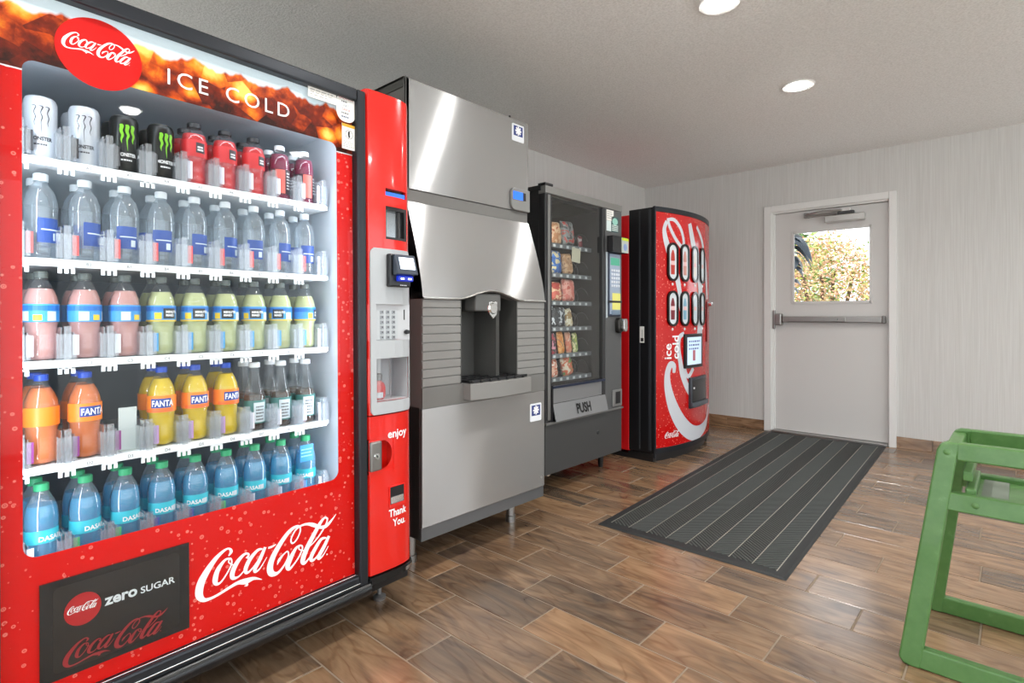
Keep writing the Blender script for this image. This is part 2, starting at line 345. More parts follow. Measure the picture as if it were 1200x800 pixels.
# closer
cb = MB().box(-0.02, 0.28, yf - 0.06, yf, 1.868, 1.928).build('closer_body', mat('closer_silver', s(190, 188, 184), 0.35, 0.7), dr, bevel=0.008)
MB().box(0.08, 0.20, yf - 0.055, yf - 0.005, 1.928, 1.956).build('closer_pinion', CHAR, dr, bevel=0.004)
MB().box(0.105, 0.175, yf - 0.06, yf - 0.02, 1.954, 1.978).build('closer_cap', WHITE, cb, bevel=0.004)
arm = MB().tube([(0.14, yf - 0.045, 1.962), (-0.02, yf - 0.10, 1.965), (-0.17, yf - 0.05, 1.955)], 0.008).tube([(0.10, yf - 0.03, 1.95), (-0.18, yf - 0.04, 1.94)], 0.012)
arm.build('closer_arm', ALU, dr, smooth=40)
MB().box(-0.185, -0.15, yf - 0.05, yf - 0.0, 1.93, 1.975).build('arm_bracket', SATIN, dr, bevel=0.003)

# ------------------------------------------------------------------ outdoors behind the door
struct(MB().box(-14, 14, YB + 0.16, 24, -0.2, -0.07).box(XR + 0.01, 14, YF, YB + 0.16, -0.2, -0.07).box(-14, 14, -14, YF - 0.01, -0.2, -0.07).build('ground', mat('bounce_paving', s(222, 220, 214), 0.9)))  # stretches past the side and rear added to bounce daylight onto the ceiling
# unseen glazed walls added on the open sides to let daylight in
def added_glazing(name, p0, p1, n):
    root = struct(empty(name)); d = Vector(p1) - Vector(p0); ln = d.length; rot = math.atan2(d.y, d.x); root.location = (p0[0], p0[1], 0); root.rotation_euler = (0, 0, rot)
    for i in range(n + 1): MB().box(ln * i / n - 0.03, ln * i / n + 0.03, -0.05, 0.05, 0, ZC).build('mullion', ALU, root)
    for i in range(n): MB().box(ln * i / n + 0.03, ln * (i + 1) / n - 0.03, -0.003, 0.003, 0.1, ZC - 0.06).build('pane', glassy('clear_glass', (0.985, 0.99, 0.99, 1)), root)
    MB().box(0, ln, -0.05, 0.05, 0, 0.1).build('sill', ALU, root); MB().box(0, ln, -0.05, 0.05, ZC - 0.06, ZC).build('head_rail', ALU, root)
added_glazing('added_glazing_1', (XR, YB), (XR, YF), 5)
added_glazing('added_glazing_2', (XR, YF), (XL, YF), 4)
def m_leaf(name, stops):
    m = mat(name, (0.2, 0.4, 0.1, 1), 0.55); g = N(m, 'ShaderNodeNewGeometry')
    L(m, ramp(m, g.outputs['Random Per Island'], stops), P(m).inputs['Base Color']); P(m).inputs['Subsurface Weight'].default_value = 0.0
    return m
def shrub(c, rad, n, m, label, size=0.06, grp='shrubs outside the door'):
    root = empty('shrub', (c[0], c[1], 0)); rnd = random.Random(int(c[0] * 100 + c[1] * 10)); mb = MB()
    for i in range(n):
        d = Vector((rnd.gauss(0, 1), rnd.gauss(0, 1), rnd.gauss(0, 1))).normalized() * (rnd.uniform(0.55, 1) ** 0.5)
        p = Vector((d.x * rad[0], d.y * rad[1], c[2] + d.z * rad[2])) * 1.0
        p += Vector((rnd.gauss(0, 0.05), rnd.gauss(0, 0.05), rnd.gauss(0, 0.07)))
        u = Vector((rnd.gauss(0, 1), rnd.gauss(0, 1), rnd.gauss(0, 0.6))).normalized(); v = u.cross(Vector((rnd.gauss(0, 1), rnd.gauss(0, 1), rnd.gauss(0, 1)))).normalized()
        l = size * rnd.uniform(0.6, 1.3)
        mb.add([p - u * l, p + v * l * 0.45, p + u * l, p - v * l * 0.45], [(0, 1, 2, 3)])
    me = bpy.data.meshes.new('foliage'); me.from_pydata(mb.v, [], mb.f)
    f = stuff(obj('foliage', me, m, root))
    for a in range(4):
        an = a * pi / 2 + 0.4
        MB().tube([(0.05 * math.cos(an), 0.05 * math.sin(an), 0), (0.25 * rad[0] * math.cos(an), 0.25 * rad[1] * math.sin(an), c[2] * 0.6), (0.5 * rad[0] * math.cos(an), 0.5 * rad[1] * math.sin(an), c[2] + rad[2] * 0.4)], 0.025).build('stem', mat('bark', s(96, 78, 60), 0.9), root, smooth=60)
    return tag(root, label, 'shrub', grp)
PINK = m_leaf('pale_pink_leaf', [(0.0, s(196, 146, 122)), (0.35, s(216, 176, 150)), (0.62, s(218, 192, 138)), (0.82, s(160, 172, 78)), (1.0, s(84, 116, 36))])
LIME = m_leaf('lime_leaf', [(0.0, s(80, 116, 28)), (0.5, s(136, 162, 50)), (1.0, s(196, 196, 110))])
GRN = m_leaf('green_leaf', [(0.0, s(60, 90, 40)), (0.5, s(110, 140, 70)), (1.0, s(190, 205, 150))])
shrub((-2.02, 8.9, 1.3), (0.66, 0.5, 0.92), 9000, PINK, 'tall shrub with pale pink and yellow leaves seen through the door window', 0.03)
shrub((-2.62, 7.85, 0.78), (0.5, 0.42, 0.62), 2200, LIME, 'low lime green shrub at lower left of the door window', 0.032)
shrub((-1.05, 8.0, 0.75), (0.5, 0.45, 0.62), 2200, LIME, 'yellow green shrub at lower right of the door window', 0.045)
shrub((-3.75, 11.5, 1.6), (1.35, 0.9, 1.3), 4200, GRN, 'grey green leafy tree behind the pink shrub', 0.08)
shrub((-0.3, 11.8, 1.2), (1.3, 0.9, 1.0), 3600, GRN, 'dark green hedge behind the yellow green shrub', 0.08)
# dark-leaved plant close to the pane
pl = tag(empty('leafy_plant', (-1.64, 6.0, 0)), 'plant with long drooping dark teal leaves just outside the door window', 'plant')
TEAL = mat('dark_teal_leaf', s(20, 38, 52), 0.4)
MB().tube([(0.0, 0, -0.05), (-0.03, 0.0, 0.9), (-0.06, 0, 2.2)], 0.018).build('stem', mat('bark', s(96, 78, 60), 0.9), pl, smooth=60)
rnd = random.Random(5)
for i, (z, a, ln) in enumerate([(1.86, -0.1, 0.26), (1.90, 0.9, 0.24), (1.84, -0.6, 0.27), (1.80, 0.3, 0.27), (1.76, -0.25, 0.24), (1.66, 0.7, 0.20), (1.66, -0.7, 0.22), (1.70, 0.1, 0.22), (1.60, 0.45, 0.19), (1.56, -0.2, 0.16), (1.42, 0.2, 0.13), (1.34, -0.3, 0.12), (1.9, 2.6, 0.3), (1.6, 3.4, 0.3), (1.3, 2.9, 0.3)]):
    q = []; nseg = 7
    for k in range(nseg + 1):
        t = k / nseg; wd = 0.058 * math.sin(pi * (0.08 + 0.92 * t) ** 0.8) if k < nseg else 0.0
        x = ln * (t - 0.25 * t * t); zz = 0.10 * t - 0.42 * t * t * ln / 0.3
        q.append((x, wd, zz))
    vs = []
    for x, wd, zz in q: vs += [(x, -wd, zz - 0.25 * wd), (x, 0, zz), (x, wd, zz - 0.25 * wd)]
    fs = []
    for k in range(nseg): fs += [(3 * k, 3 * k + 1, 3 * k + 4, 3 * k + 3), (3 * k + 1, 3 * k + 2, 3 * k + 5, 3 * k + 4)]
    o = MB().add(vs, fs).build('leaf', TEAL, pl, smooth=80, loc=(-0.05, 0, z)); o.rotation_euler = (rnd.uniform(-0.5, 0.5), 0, a)

# ------------------------------------------------------------------ ceiling lights
EMIT = mat('lamp_diffuser', (1, 1, 1, 1), 0.5, emit=60.0, ecol=(1, 0.985, 0.96, 1))
LTN = [(-0.968, 3.585), (-0.968, 2.403), (-0.968, 1.29), (-0.968, 0.04), (0.85, 3.585), (0.85, 2.403), (0.85, 1.221), (0.85, 0.04)]  # all but the first two are unseen; second row added for its light
LLB = ['round recessed ceiling light nearest the door', 'round recessed ceiling light cut by the top of the picture']
for i, (x, y) in enumerate(LTN):
    r = empty('ceiling_light', (x, y, ZC))
    tag(r, LLB[i] if i < 2 else 'round recessed ceiling light, %s from the door in the row %s' % (ORD[i % 4], 'before the machines' if i < 4 else 'added over the high chair'), 'ceiling light', 'round recessed ceiling lights')
    MB().lathe([(0.062, 0.002), (0.062, -0.006), (0.085, -0.008), (0.09, 0.0)], 36).build('trim_ring', WHITE, r, smooth=40)
    MB().lathe([(0, -0.020), (0.03, -0.018), (0.052, -0.012), (0.062, -0.003)], 36).build('diffuser', EMIT, r, smooth=60)
    ld = bpy.data.lights.new('lamp', 'AREA'); ld.shape = 'DISK'; ld.size = 0.09; ld.energy = 5.5; ld.color = (1, 0.985, 0.96); ld.spread = R(150)
    lo = bpy.data.objects.new('lamp_glow', ld); COL.objects.link(lo); lo.parent = r; lo.location = (0, 0, -0.023)
#@@NEXT
# ================================================================== drinks vending machine
def m_red(name, col, bubbles=True, rough=0.25, lit=0.0, spec=0.25):
    m = mat(name, col, rough, spec=spec)
    if bubbles:
        v = coords(m, 'Object', (1, 1, 1)); vo = N(m, 'ShaderNodeTexVoronoi', feature='F1'); vo.inputs['Scale'].default_value = 58; L(m, v, vo.inputs['Vector'])
        sep = N(m, 'ShaderNodeSeparateColor'); L(m, vo.outputs['Color'], sep.inputs[0])
        rad = N(m, 'ShaderNodeMath', operation='MULTIPLY'); rad.inputs[1].default_value = 0.36; L(m, sep.outputs[0], rad.inputs[0])
        dv = N(m, 'ShaderNodeMath', operation='DIVIDE'); L(m, vo.outputs['Distance'], dv.inputs[0]); L(m, rad.outputs[0], dv.inputs[1])
        keep = N(m, 'ShaderNodeMath', operation='GREATER_THAN'); keep.inputs[1].default_value = 0.2; L(m, sep.outputs[1], keep.inputs[0])
        c = ramp(m, dv.outputs[0], [(0.0, (1.0, 0.42, 0.34, 1)), (0.4, (0.70, 0.03, 0.02, 1)), (0.75, (1.0, 0.32, 0.25, 1)), (1.0, col)])
        fac = N(m, 'ShaderNodeMath', operation='MULTIPLY'); fac.inputs[1].default_value = 0.8; L(m, keep.outputs[0], fac.inputs[0])
        cc = mixc(m, fac.outputs[0], col, c); L(m, cc, P(m).inputs['Base Color'])
        if lit: L(m, cc, P(m).inputs['Emission Color']); P(m).inputs['Emission Strength'].default_value = lit
    return m
REDP = m_red('red_bubble_print', s(214, 11, 7), lit=0.03); RED = mat('red_paint', s(232, 26, 14), 0.22, coat=0.5)
DISC = mat('disc_red', s(216, 11, 8), 0.5, spec=0.2, emit=0.03, ecol=s(228, 12, 8)); LITW = mat('lit_white_print', s(245, 245, 245), 0.5, emit=0.1)
FRM = mat('dark_anodised', s(50, 53, 58), 0.35, 0.6)
def m_cola():
    m = mat('cola_print', (0.3, 0.1, 0.02, 1), 0.35)
    tc = N(m, 'ShaderNodeTexCoord'); sp = N(m, 'ShaderNodeSeparateXYZ'); L(m, tc.outputs['Object'], sp.inputs[0])
    v = coords(m, 'Object', (1, 1, 1)); n = noise(m, v, 11, 4, 0.6, 0.8)
    n5 = noise(m, v, 38, 3, 0.6)
    vo = N(m, 'ShaderNodeTexVoronoi', feature='F1'); vo.inputs['Scale'].default_value = 15; L(m, coords(m, 'Object', (1, 1, 1.15), (0, 0.5, 0)), vo.inputs['Vector'])
    sp2 = N(m, 'ShaderNodeSeparateColor'); L(m, vo.outputs['Color'], sp2.inputs[0])
    fall = N(m, 'ShaderNodeMapRange'); fall.inputs[1].default_value = 0.1; fall.inputs[2].default_value = 0.62; fall.inputs[3].default_value = 1.0; fall.inputs[4].default_value = 0.25; L(m, vo.outputs['Distance'], fall.inputs[0])
    cube = N(m, 'ShaderNodeMath', operation='MULTIPLY'); L(m, sp2.outputs[0], cube.inputs[0]); L(m, fall.outputs[0], cube.inputs[1])
    c6 = N(m, 'ShaderNodeMath', operation='MULTIPLY'); c6.inputs[1].default_value = 0.62; L(m, cube.outputs[0], c6.inputs[0])
    n6 = N(m, 'ShaderNodeMath', operation='MULTIPLY'); n6.inputs[1].default_value = 0.5; L(m, n, n6.inputs[0])
    n7 = N(m, 'ShaderNodeMath', operation='MULTIPLY_ADD'); n7.inputs[1].default_value = 0.35; L(m, n5, n7.inputs[0]); L(m, n6.outputs[0], n7.inputs[2])
    a2 = N(m, 'ShaderNodeMath', operation='ADD'); L(m, c6.outputs[0], a2.inputs[0]); L(m, n7.outputs[0], a2.inputs[1])
    hz = N(m, 'ShaderNodeMapRange'); hz.inputs[1].default_value = 1.60; hz.inputs[2].default_value = 1.76; hz.inputs[3].default_value = -0.24; hz.inputs[4].default_value = 0.10; L(m, sp.outputs[2], hz.inputs[0])
    a3 = N(m, 'ShaderNodeMath', operation='ADD'); L(m, a2.outputs[0], a3.inputs[0]); L(m, hz.outputs[0], a3.inputs[1])
    liq = ramp(m, a3.outputs[0], [(0.30, s(44, 12, 8)), (0.46, s(112, 30, 10)), (0.58, s(190, 70, 12)), (0.72, s(232, 138, 30)), (0.9, s(250, 200, 100))])
    # liquid surface with bumps of ice; pale print above
    n2 = noise(m, coords(m, 'Object', (1, 0, 0)), 9, 3, 0.6)
    sur = N(m, 'ShaderNodeMapRange'); sur.inputs[1].default_value = 0.3; sur.inputs[2].default_value = 0.7; sur.inputs[3].default_value = 1.728; sur.inputs[4].default_value = 1.775; L(m, n2, sur.inputs[0])
    df = N(m, 'ShaderNodeMath', operation='SUBTRACT'); L(m, sp.outputs[2], df.inputs[0]); L(m, sur.outputs[0], df.inputs[1])
    mk = N(m, 'ShaderNodeMapRange'); mk.inputs[1].default_value = -0.004; mk.inputs[2].default_value = 0.004; L(m, df.outputs[0], mk.inputs[0])
    col = mixc(m, mk.outputs[0], liq, s(206, 220, 228))
    L(m, col, P(m).inputs['Base Color']); P(m).inputs['Emission Strength'].default_value = 0.22; P(m).inputs['Specular IOR Level'].default_value = 0.2; L(m, col, P(m).inputs['Emission Color']); return m
COLA = m_cola()
O1 = Vector((-1.6459, 1.0520, 0.0)); E1 = (R(-0.6), 0, R(93.05))
V1 = tag(empty('drinks_vending_machine', O1, E1), 'tall red glass-front drinks vending machine full of bottles at left', 'vending machine')
M1 = Matrix.LocRotScale(O1, __import__('mathutils').Euler(E1), None)
LINER = mat('cooler_liner', s(198, 208, 218), 0.5); LINERD = mat('cooler_back', s(130, 138, 146), 0.6)
cab = MB().box(-.96, -.915, .03, .86, .09, 1.82).box(-.96, .22, .83, .88, .09, 1.82).box(-.96, 0, .03, .83, 1.775, 1.825).box(-.96, 0, .03, .83, .09, .40).box(-.045, 0, .03, .83, .09, 1.82).box(0, .215, .13, .83, .09, 1.835)
cab.build('cabinet', BLACK, V1)
MB().box(-.915, -.91, .03, .80, .40, 1.775).box(-.05, -.045, .03, .80, .40, 1.775).box(-.91, -.05, .03, .80, 1.70, 1.775).build('liner', LINER, V1)
MB().box(-.91, -.05, .79, .83, .40, 1.70).build('liner_back', LINERD, V1)
fr = MB().box(-.96, -.925, -.022, .03, .155, 1.83).box(-.034, 0, -.022, .03, .155, 1.83).box(-.925, -.034, -.022, .03, 1.79, 1.83).box(-.925, -.034, -.022, .03, .155, .193)
fr.build('door_frame', FRM, V1, bevel=0.006)
MB().box(-.925, -.034, -.006, -.002, .190, .1945).box(-.925, -.034, -.024, -.018, .166, .170).build('sill_strip', CHROME, V1, bevel=0.001)
MB().prism([(-.022, .158), (-.032, .152), (-.036, .138), (-.033, .124), (-.024, .115), (.12, .09), (.12, .158)], -.965, .004, 'x').build('bumper', mat('bumper_black', s(16, 17, 19), 0.25), V1, smooth=50)
# glass and print
MB().box(-.927, -.032, -.004, .0, .19, 1.792).build('glass', glassy('cabinet_glass', (0.98, 0.99, 0.99, 1), 1.32), V1)
WIN = rrect(-.885, -.094, .526, 1.638, .028, 6)
def clip(poly, z, keep_above):
    return [p for p in poly if (p[1] >= z) == keep_above]
zb = 1.612
up = [p for p in rrect(-.885, -.094, .526, 1.638, .024, 6) if p[1] > zb]   # tr corner then tl corner
ban = [(-.93, zb), (-.885, zb)] + up[::-1] + [(-.094, zb), (-.03, zb), (-.03, 1.795), (-.93, 1.795)]
MB().prism(ban, .010, .012).build('ice_banner', COLA, V1)['label'] = 'printed banner of cola and ice cubes'
lo = [p for p in WIN if p[1] < 1.0]       # bl then br
redp = [(-.93, .185), (-.03, .185), (-.03, zb - .003), (-.094, zb - .003)] + lo[::-1] + [(-.885, zb - .003), (-.93, zb - .003)]
rp = MB().prism(redp, .010, .012).build('red_border', REDP, V1)
rp['label'] = 'red printed border with water drops'
for a_, b_ in ((-.93, -.885), (-.094, -.03)): MB().box(a_, b_, .0085, .0095, zb - .003, zb).build('white_line', WPRINT, rp)
d = MB().prism(ellipse(-.742, 1.695, .087, .083, 48), .0075, .0088).build('disc_badge', DISC, V1)
logo(-.813, 1.688, .142, .0068).build('script_lettering', LITW, d)
text('ICE', .060, -.601, 1.672, .0085, space=1.32).build('banner_lettering', LITW, V1)
text('COLD', .060, -.452, 1.674, .0085, space=1.32).build('banner_lettering', LITW, V1)
logo(-.525, .2885, .42, .0085).build('script_lettering', LITW, V1)
zs = MB().box(-.858, -.551, .004, .0095, .237, .462).build('dark_sign', mat('sign_black', s(26, 24, 22), 0.25), V1)
zs['label'] = 'dark rectangular sign with a small red disc'
MB().prism(rrect(-.835, -.575, .252, .447, .012), .0030, .0039).build('sign_face', mat('sign_face', s(38, 35, 32), 0.2), zs)
MB().prism(ellipse(-.780, .381, .0355, .037, 32), .0022, .0029).build('sign_disc', mat('sign_red', s(176, 30, 32), 0.4), zs)
logo(-.8085, .377, .058, .0016).build('sign_script', WPRINT, zs)
text('zero', .036, -.737, .371, .0018, bold=.0011).build('sign_lettering', mat('sign_white', s(215, 220, 222), 0.5), zs)
text('SUGAR', .0225, -.664, .371, .0018, bold=.0004, sx=1.08).build('sign_lettering', mat('sign_white', s(215, 220, 222), 0.5), zs)
logo(-.813, .258, .21, .0018, hs=.86).build('sign_script', mat('sign_darkred', s(150, 34, 38), 0.5), zs)
# stickers
STK = mat('sticker_white', s(238, 236, 230), 0.5)
k = MB().box(-.205, -.104, -.0055, -.0042, 1.757, 1.801).build('paper_notice', STK, V1); lines(-.198, -.112, 1.790, 4, .008, .003, -.0058).build('notice_print', mat('faint_print', s(170, 168, 165), 0.6), k)
k = MB().prism(rrect(-.103, -.031, 1.712, 1.806, .03, 5, (1, 1, 1, 1)), -.0056, -.0044).build('round_sticker', STK, V1)
for i, (t, c) in enumerate((('BALANCE', '#c05058'), ('', '#6a6a70'), ('EAT', '#4a5a78'), ('DRINK', '#c03848'), ('', '#6a6a70'), ('', '#4a5a78'))):
    if not t: lines(-.085, -.05, 1.788 - i * .0125, 1, .01, .005, -.0059).build('sticker_print', mat('ink_' + c, s(c), 0.6), k); continue
    text(t, .0125 if i % 2 == 0 else .011, -.067, 1.786 - i * .0125, -.0059, align='CENTER').build('sticker_print', mat('ink_' + c, s(c), 0.6), k)
k = MB().box(-.083, -.03, -.0056, -.0043, 1.622, 1.706).build('warning_sticker', STK, V1)
MB().box(-.083, -.03, -.0060, -.0056, 1.696, 1.706).build('sticker_stripe', mat('amber_print', s(214, 160, 30), 0.5), k)
ring = [[(-.0565 + r_ * math.cos(2 * pi * i / 20), 1.672 + r_ * math.sin(2 * pi * i / 20)) for i in range(20)] for r_ in (.015, .0135)]
holed(ring[0], [ring[1]], -.0061).build('sticker_ring', KPRINT, k)
MB().prism([(-.060, 1.682), (-.053, 1.684), (-.054, 1.672), (-.052, 1.664), (-.058, 1.660), (-.061, 1.672)], -.0062, -.006).build('sticker_figure', KPRINT, k)
lines(-.08, -.034, 1.648, 4, .006, .0025, -.006).build('sticker_print', mat('faint_print', s(170, 168, 165), 0.6), k)

# shelves, price strips, clear fingers
SHZ = [1.449, 1.205, .957, .7035, .452]
UI = [-.826 + .088 * i for i in range(9)]
SHW = mat('shelf_white', s(236, 240, 242), 0.4)
CLEAR = glassy('clear_plastic', (0.93, 0.95, 0.97, 1), 1.5, body=0.15, bodycol=(0.97, 0.98, 1, 1), rough=0.10, gain=2.4)
fing = MB()
for dx in (-.019, -.011, -.003, .006, .014): fing.box(dx - .0013, dx + .0013, -.004, .05, 0, .074 + .010 * math.sin(3 + dx * 200))
fing.box(-.0195, .020, -.006, -.004, .004, .064).box(-.007, .007, -.014, -.004, 0, .084)
fing_me = fing.mesh('bottle_stop')
clip_me = MB().box(-.017, -.009, -.002, .002, -.034, -.018).box(-.004, .004, -.002, .002, -.034, -.018).box(.009, .017, -.002, .002, -.034, -.018).box(-.017, .017, -.002, .002, -.022, -.018).mesh('strip_clip')
tag_me = MB().box(-.0065, .0065, -.0015, .0, .012, .062).mesh('flavour_tag')
TAGC = [['#3c3c40'] * 4 + ['#e8e0e8'] * 5, ['#e85a58'] * 9, ['#e8e6ea'] * 3 + ['#3f9ad0'] * 6, ['#8a3a80'] * 2 + ['#8a3a80'] + ['#b890c0'] * 3 + ['#dcd8e0'] * 3, ['#e0e4ea', '#58b878', '#58b878', '#4860b0', '#4860b0', '#58b878', '#c8d8e8', '#c8d8e8', '#2a96d8']]
for r_, z in enumerate(SHZ):
    sh = MB().box(-.905, -.055, .128, .76, z - .014, z).build('shelf', SHW, V1)
    MB().box(-.865, -.068, .118, .128, z - .018, z + .001).build('price_strip', SHW, sh, bevel=.001)
    for i, u in enumerate(UI):
        o = obj('bottle_stop', fing_me, CLEAR, sh, 0, (u - .047, .122, z))
        t = obj('flavour_tag', tag_me.copy(), mat('tag_' + TAGC[r_][i], s(TAGC[r_][i]), 0.4), sh, 0, (u - .0285, .120, z))
        if r_ < 4:
            obj('strip_clip', clip_me, SHW, sh, 0, (u - .047, .120, z))
            text('ABCD'[r_] + str(i + 1), .011, u - .008, z - .0125, .1174).build('lane_number', mat('grey_ink', s(90, 90, 95), 0.6), sh)
    obj('bottle_stop', fing_me, CLEAR, sh, 0, (UI[8] + .041, .122, z))
# interior lamps behind the two side borders and the banner
LED = mat('led_strip', (1, 1, 1, 1), 0.5, emit=4.0, ecol=(0.86, 0.94, 1, 1))
def area(parent, loc, d, sx, sy, e, col=(0.80, 0.92, 1), name='cooler_lamp', spread=180):
    ld = bpy.data.lights.new(name, 'AREA'); ld.shape = 'RECTANGLE'; ld.size = sx; ld.size_y = sy; ld.energy = e; ld.color = col; ld.spread = R(spread)
    o = bpy.data.objects.new(name, ld); COL.objects.link(o); o.parent = parent; o.location = loc
    o.rotation_euler = Vector(d).to_track_quat('-Z', 'Y').to_euler(); return o
for u, sg in ((-.906, 1), (-.054, -1)):
    MB().box(u - .003, u + .003, .034, .05, .45, 1.68).build('led_strip', LED, V1)
    area(V1, (u + sg * .006, .045, 1.06), (sg, .65, 0), .018, 1.2, 1.35)
MB().box(-.88, -.08, .03, .05, 1.690, 1.699).build('led_strip', LED, V1)
area(V1, (-.48, .05, 1.685), (0, 1, -.7), .8, .02, .28)

# red service column at right
PROF = [(.002, -.010), (.010, -.020), (.05, -.024), (.11, -.026), (.15, -.023), (.18, -.014), (.20, .002), (.213, .03), (.2165, .07), (.2165, .13), (.002, .13)]
def surf(x):   # front of the column
    for (a, b), (c, d_) in zip(PROF, PROF[1:]):
        if a <= x <= c: return b + (d_ - b) * (x - a) / (c - a)
    return -.02
def band(z0, z1, mb): return mb.prism(PROF, z0, z1, 'z')
colm = MB(); band(.175, .52, colm)
# lock recess z .52-.64 at x<.105: keep right part and a set-back left part
band(.64, .718, colm)
pr2 = [(.105, -.0259)] + PROF[3:9] + [(.2165, .13), (.105, .13)]
colm.prism(pr2, .52, .64, 'z'); colm.box(.002, .105, .012, .13, .52, .64)
cu = MB(); band(.722, .765, cu); band(.918, .978, cu); band(1.105, 1.335, cu); band(1.515, 1.845, cu)
cu.prism([(.002, .13), (.002, -.010), (.010, -.020), (.034, -.023), (.034, .13)], .978, 1.105, 'z')
cu.prism([(.188, surf(.188)), (.20, .002), (.213, .03), (.2165, .07), (.2165, .13), (.188, .13)], .978, 1.105, 'z')
cu.box(.034, .188, .0, .13, .978, 1.105)
# display + mirror windows between 1.335 and 1.515
rt = [(.176, surf(.176))] + [p for p in PROF[5:10]] + [(.176, .13)]
lf = [(.002, .13), (.002, -.010), (.010, -.020), (.05, -.024), (.078, -.025), (.078, .13)]
cu.prism(rt, 1.335, 1.515, 'z'); cu.prism(lf, 1.335, 1.515, 'z')
mid = [(.078, -.025), (.11, -.026), (.15, -.023), (.176, surf(.176)), (.176, .13), (.078, .13)]
cu.prism(mid, 1.452, 1.489, 'z'); cu.box(.078, .176, .012, .13, 1.335, 1.515)
# port zone: slivers and back
cu.prism([(.002, .13), (.002, -.010), (.010, -.020), (.034, -.023), (.034, .13)], .765, .918, 'z')
cu.prism([(.188, surf(.188)), (.20, .002), (.213, .03), (.2165, .07), (.2165, .13), (.188, .13)], .765, .918, 'z')
REDS = mat('column_red', s(222, 26, 16), 0.2, coat=0.6)
colm.build('lower_door', REDS, V1, smooth=45); cu.build('upper_column', REDS, V1, smooth=45)
MB().box(.004, .205, .02, .70, .095, .175).build('column_base', BLACK, V1, bevel=.004)
MB().prism([(x, y - .007) for x, y in PROF[:9]] + [(.2165, .06), (.002, .06)], .146, .170, 'z').build('column_bumper', mat('bumper_black', s(16, 17, 19), 0.25), V1, smooth=40)
MB().prism([(x, y - .011) for x, y in PROF[4:8]] + [(x, y - .006) for x, y in PROF[4:8]][::-1], .150, .163, 'z').build('bumper_end', CHROME, V1, smooth=40)
dsp = MB().box(.079, .175, -.004, .012, 1.489, 1.514).build('display', BLACKG, V1)
MB().box(.080, .174, -.012, -.004, 1.490, 1.506).build('display_screen', mat('blue_screen', s(30, 80, 190), 0.3, emit=0.9, ecol=s(40, 110, 235)), dsp)
bz = MB().box(.078, .176, -.018, .012, 1.336, 1.345).box(.078, .176, -.018, .012, 1.441, 1.452).box(.078, .086, -.018, .012, 1.345, 1.441).box(.166, .176, -.018, .012, 1.345, 1.441).build('bill_slot_frame', BLACK, V1)
MB().box(.086, .166, .002, .01, 1.345, 1.441).build('bill_slot_plate', mat('mirror_grey', s(150, 156, 160), 0.15, 0.8), bz)
MB().box(.148, .156, -.006, .004, 1.345, 1.441).build('bill_slot_bar', CHAR, bz)
# grey fascia
FAS = mat('fascia_grey', s(176, 180, 183), 0.4); FASD = mat('fascia_light', s(190, 193, 196), 0.45)
fa = MB()
def slab(x0, x1, z0, z1, off=-.005, back=.012):
    xs = [x0] + [p_[0] for p_ in PROF[:8] if x0 < p_[0] < x1] + [x1]
    fa.prism([(x, surf(x) + off) for x in xs] + [(x, surf(x) + back) for x in xs[::-1]], z0, z1, 'z')
def rounded(z0, z1, r, top):
    for i in range(6):
        a0, a1 = i / 6, (i + 1) / 6
        ins = r * (1 - math.sqrt(1 - ((a0 + a1) / 2) ** 2))
        if top: slab(.012 + ins, .199 - ins, z1 - r + r * a0, z1 - r + r * a1)
        else: slab(.012 + ins, .199 - ins, z0 + r - r * a1, z0 + r - r * a0)
    slab(.012, .199, z0, z1 - r) if top else slab(.012, .199, z0 + r, z1)
rounded(1.105, 1.300, .022, True); rounded(.723, .765, .018, False)
slab(.012, .034, .765, 1.105); slab(.188, .199, .765, 1.105); slab(.034, .188, .916, .978)
fx = fa.build('fascia', FAS, V1)
kp = MB().box(.034, .188, -.018, .0, .978, 1.105).build('keypad_panel', FASD, V1)
MB().box(.037, .133, -.0205, -.018, .981, 1.085).build('keypad_plate', mat('keypad_plate', s(184, 188, 190), 0.35, 0.3), kp, bevel=.001)
key_me = MB().box(-.0075, .0075, -.003, 0, -.006, .006).mesh('key')
KEYM = mat('key_metal', s(150, 152, 155), 0.3, 0.8)
for i in range(6):
    for j in range(3):
        ko = obj('key', key_me, KEYM, kp, .001, (.062 + j * .025, -.0205, 1.0855 - i * .0178 - .008), 1)
    for j in range(3): MB().box(.0595 + j * .025, .0645 + j * .025, -.0238, -.0236, 1.0755 - i * .0178, 1.0805 - i * .0178).build('key_print', KPRINT, kp)
MB().box(.161, .166, -.0185, -.018, 1.05, 1.087).build('coin_slit', BLACK, kp)
MB().lathe([(0, -.018), (.007, -.018), (.009, -.008), (.006, 0), (0, 0)], 14, (.168, -.018, 1.006), 'y').build('coin_return_knob', BLACK, kp, smooth=40)
# card reader
cr = MB().box(.074, .168, -.052, -.03, 1.166, 1.282).build('card_reader', BLACK, V1, bevel=.005)
hd = MB().prism([(-.052, 1.205), (-.084, 1.210), (-.064, 1.280), (-.052, 1.280)], .086, .176, 'x').build('reader_head', mat('reader_grey', s(58, 66, 78), 0.3), cr, bevel=.003)
scr = MB().box(-.033, .033, -.001, 0, -.022, .022).build('reader_screen', mat('lit_screen', s(225, 235, 250), 0.3, emit=0.9, ecol=s(225, 235, 250)), cr, loc=(.131, -.0752, 1.248)); scr.rotation_euler = (R(-16), 0, 0)
MB().box(.10, .165, -.070, -.052, 1.186, 1.205).build('reader_slot', mat('reader_blue', s(14, 26, 90), 0.25, emit=0.5, ecol=s(30, 60, 230)), cr, bevel=.003)
MB().box(.108, .122, -.0705, -.0695, 1.192, 1.197).box(.14, .155, -.0705, -.0695, 1.192, 1.197).build('reader_led', mat('led_white', (1, 1, 1, 1), .4, emit=3), cr)
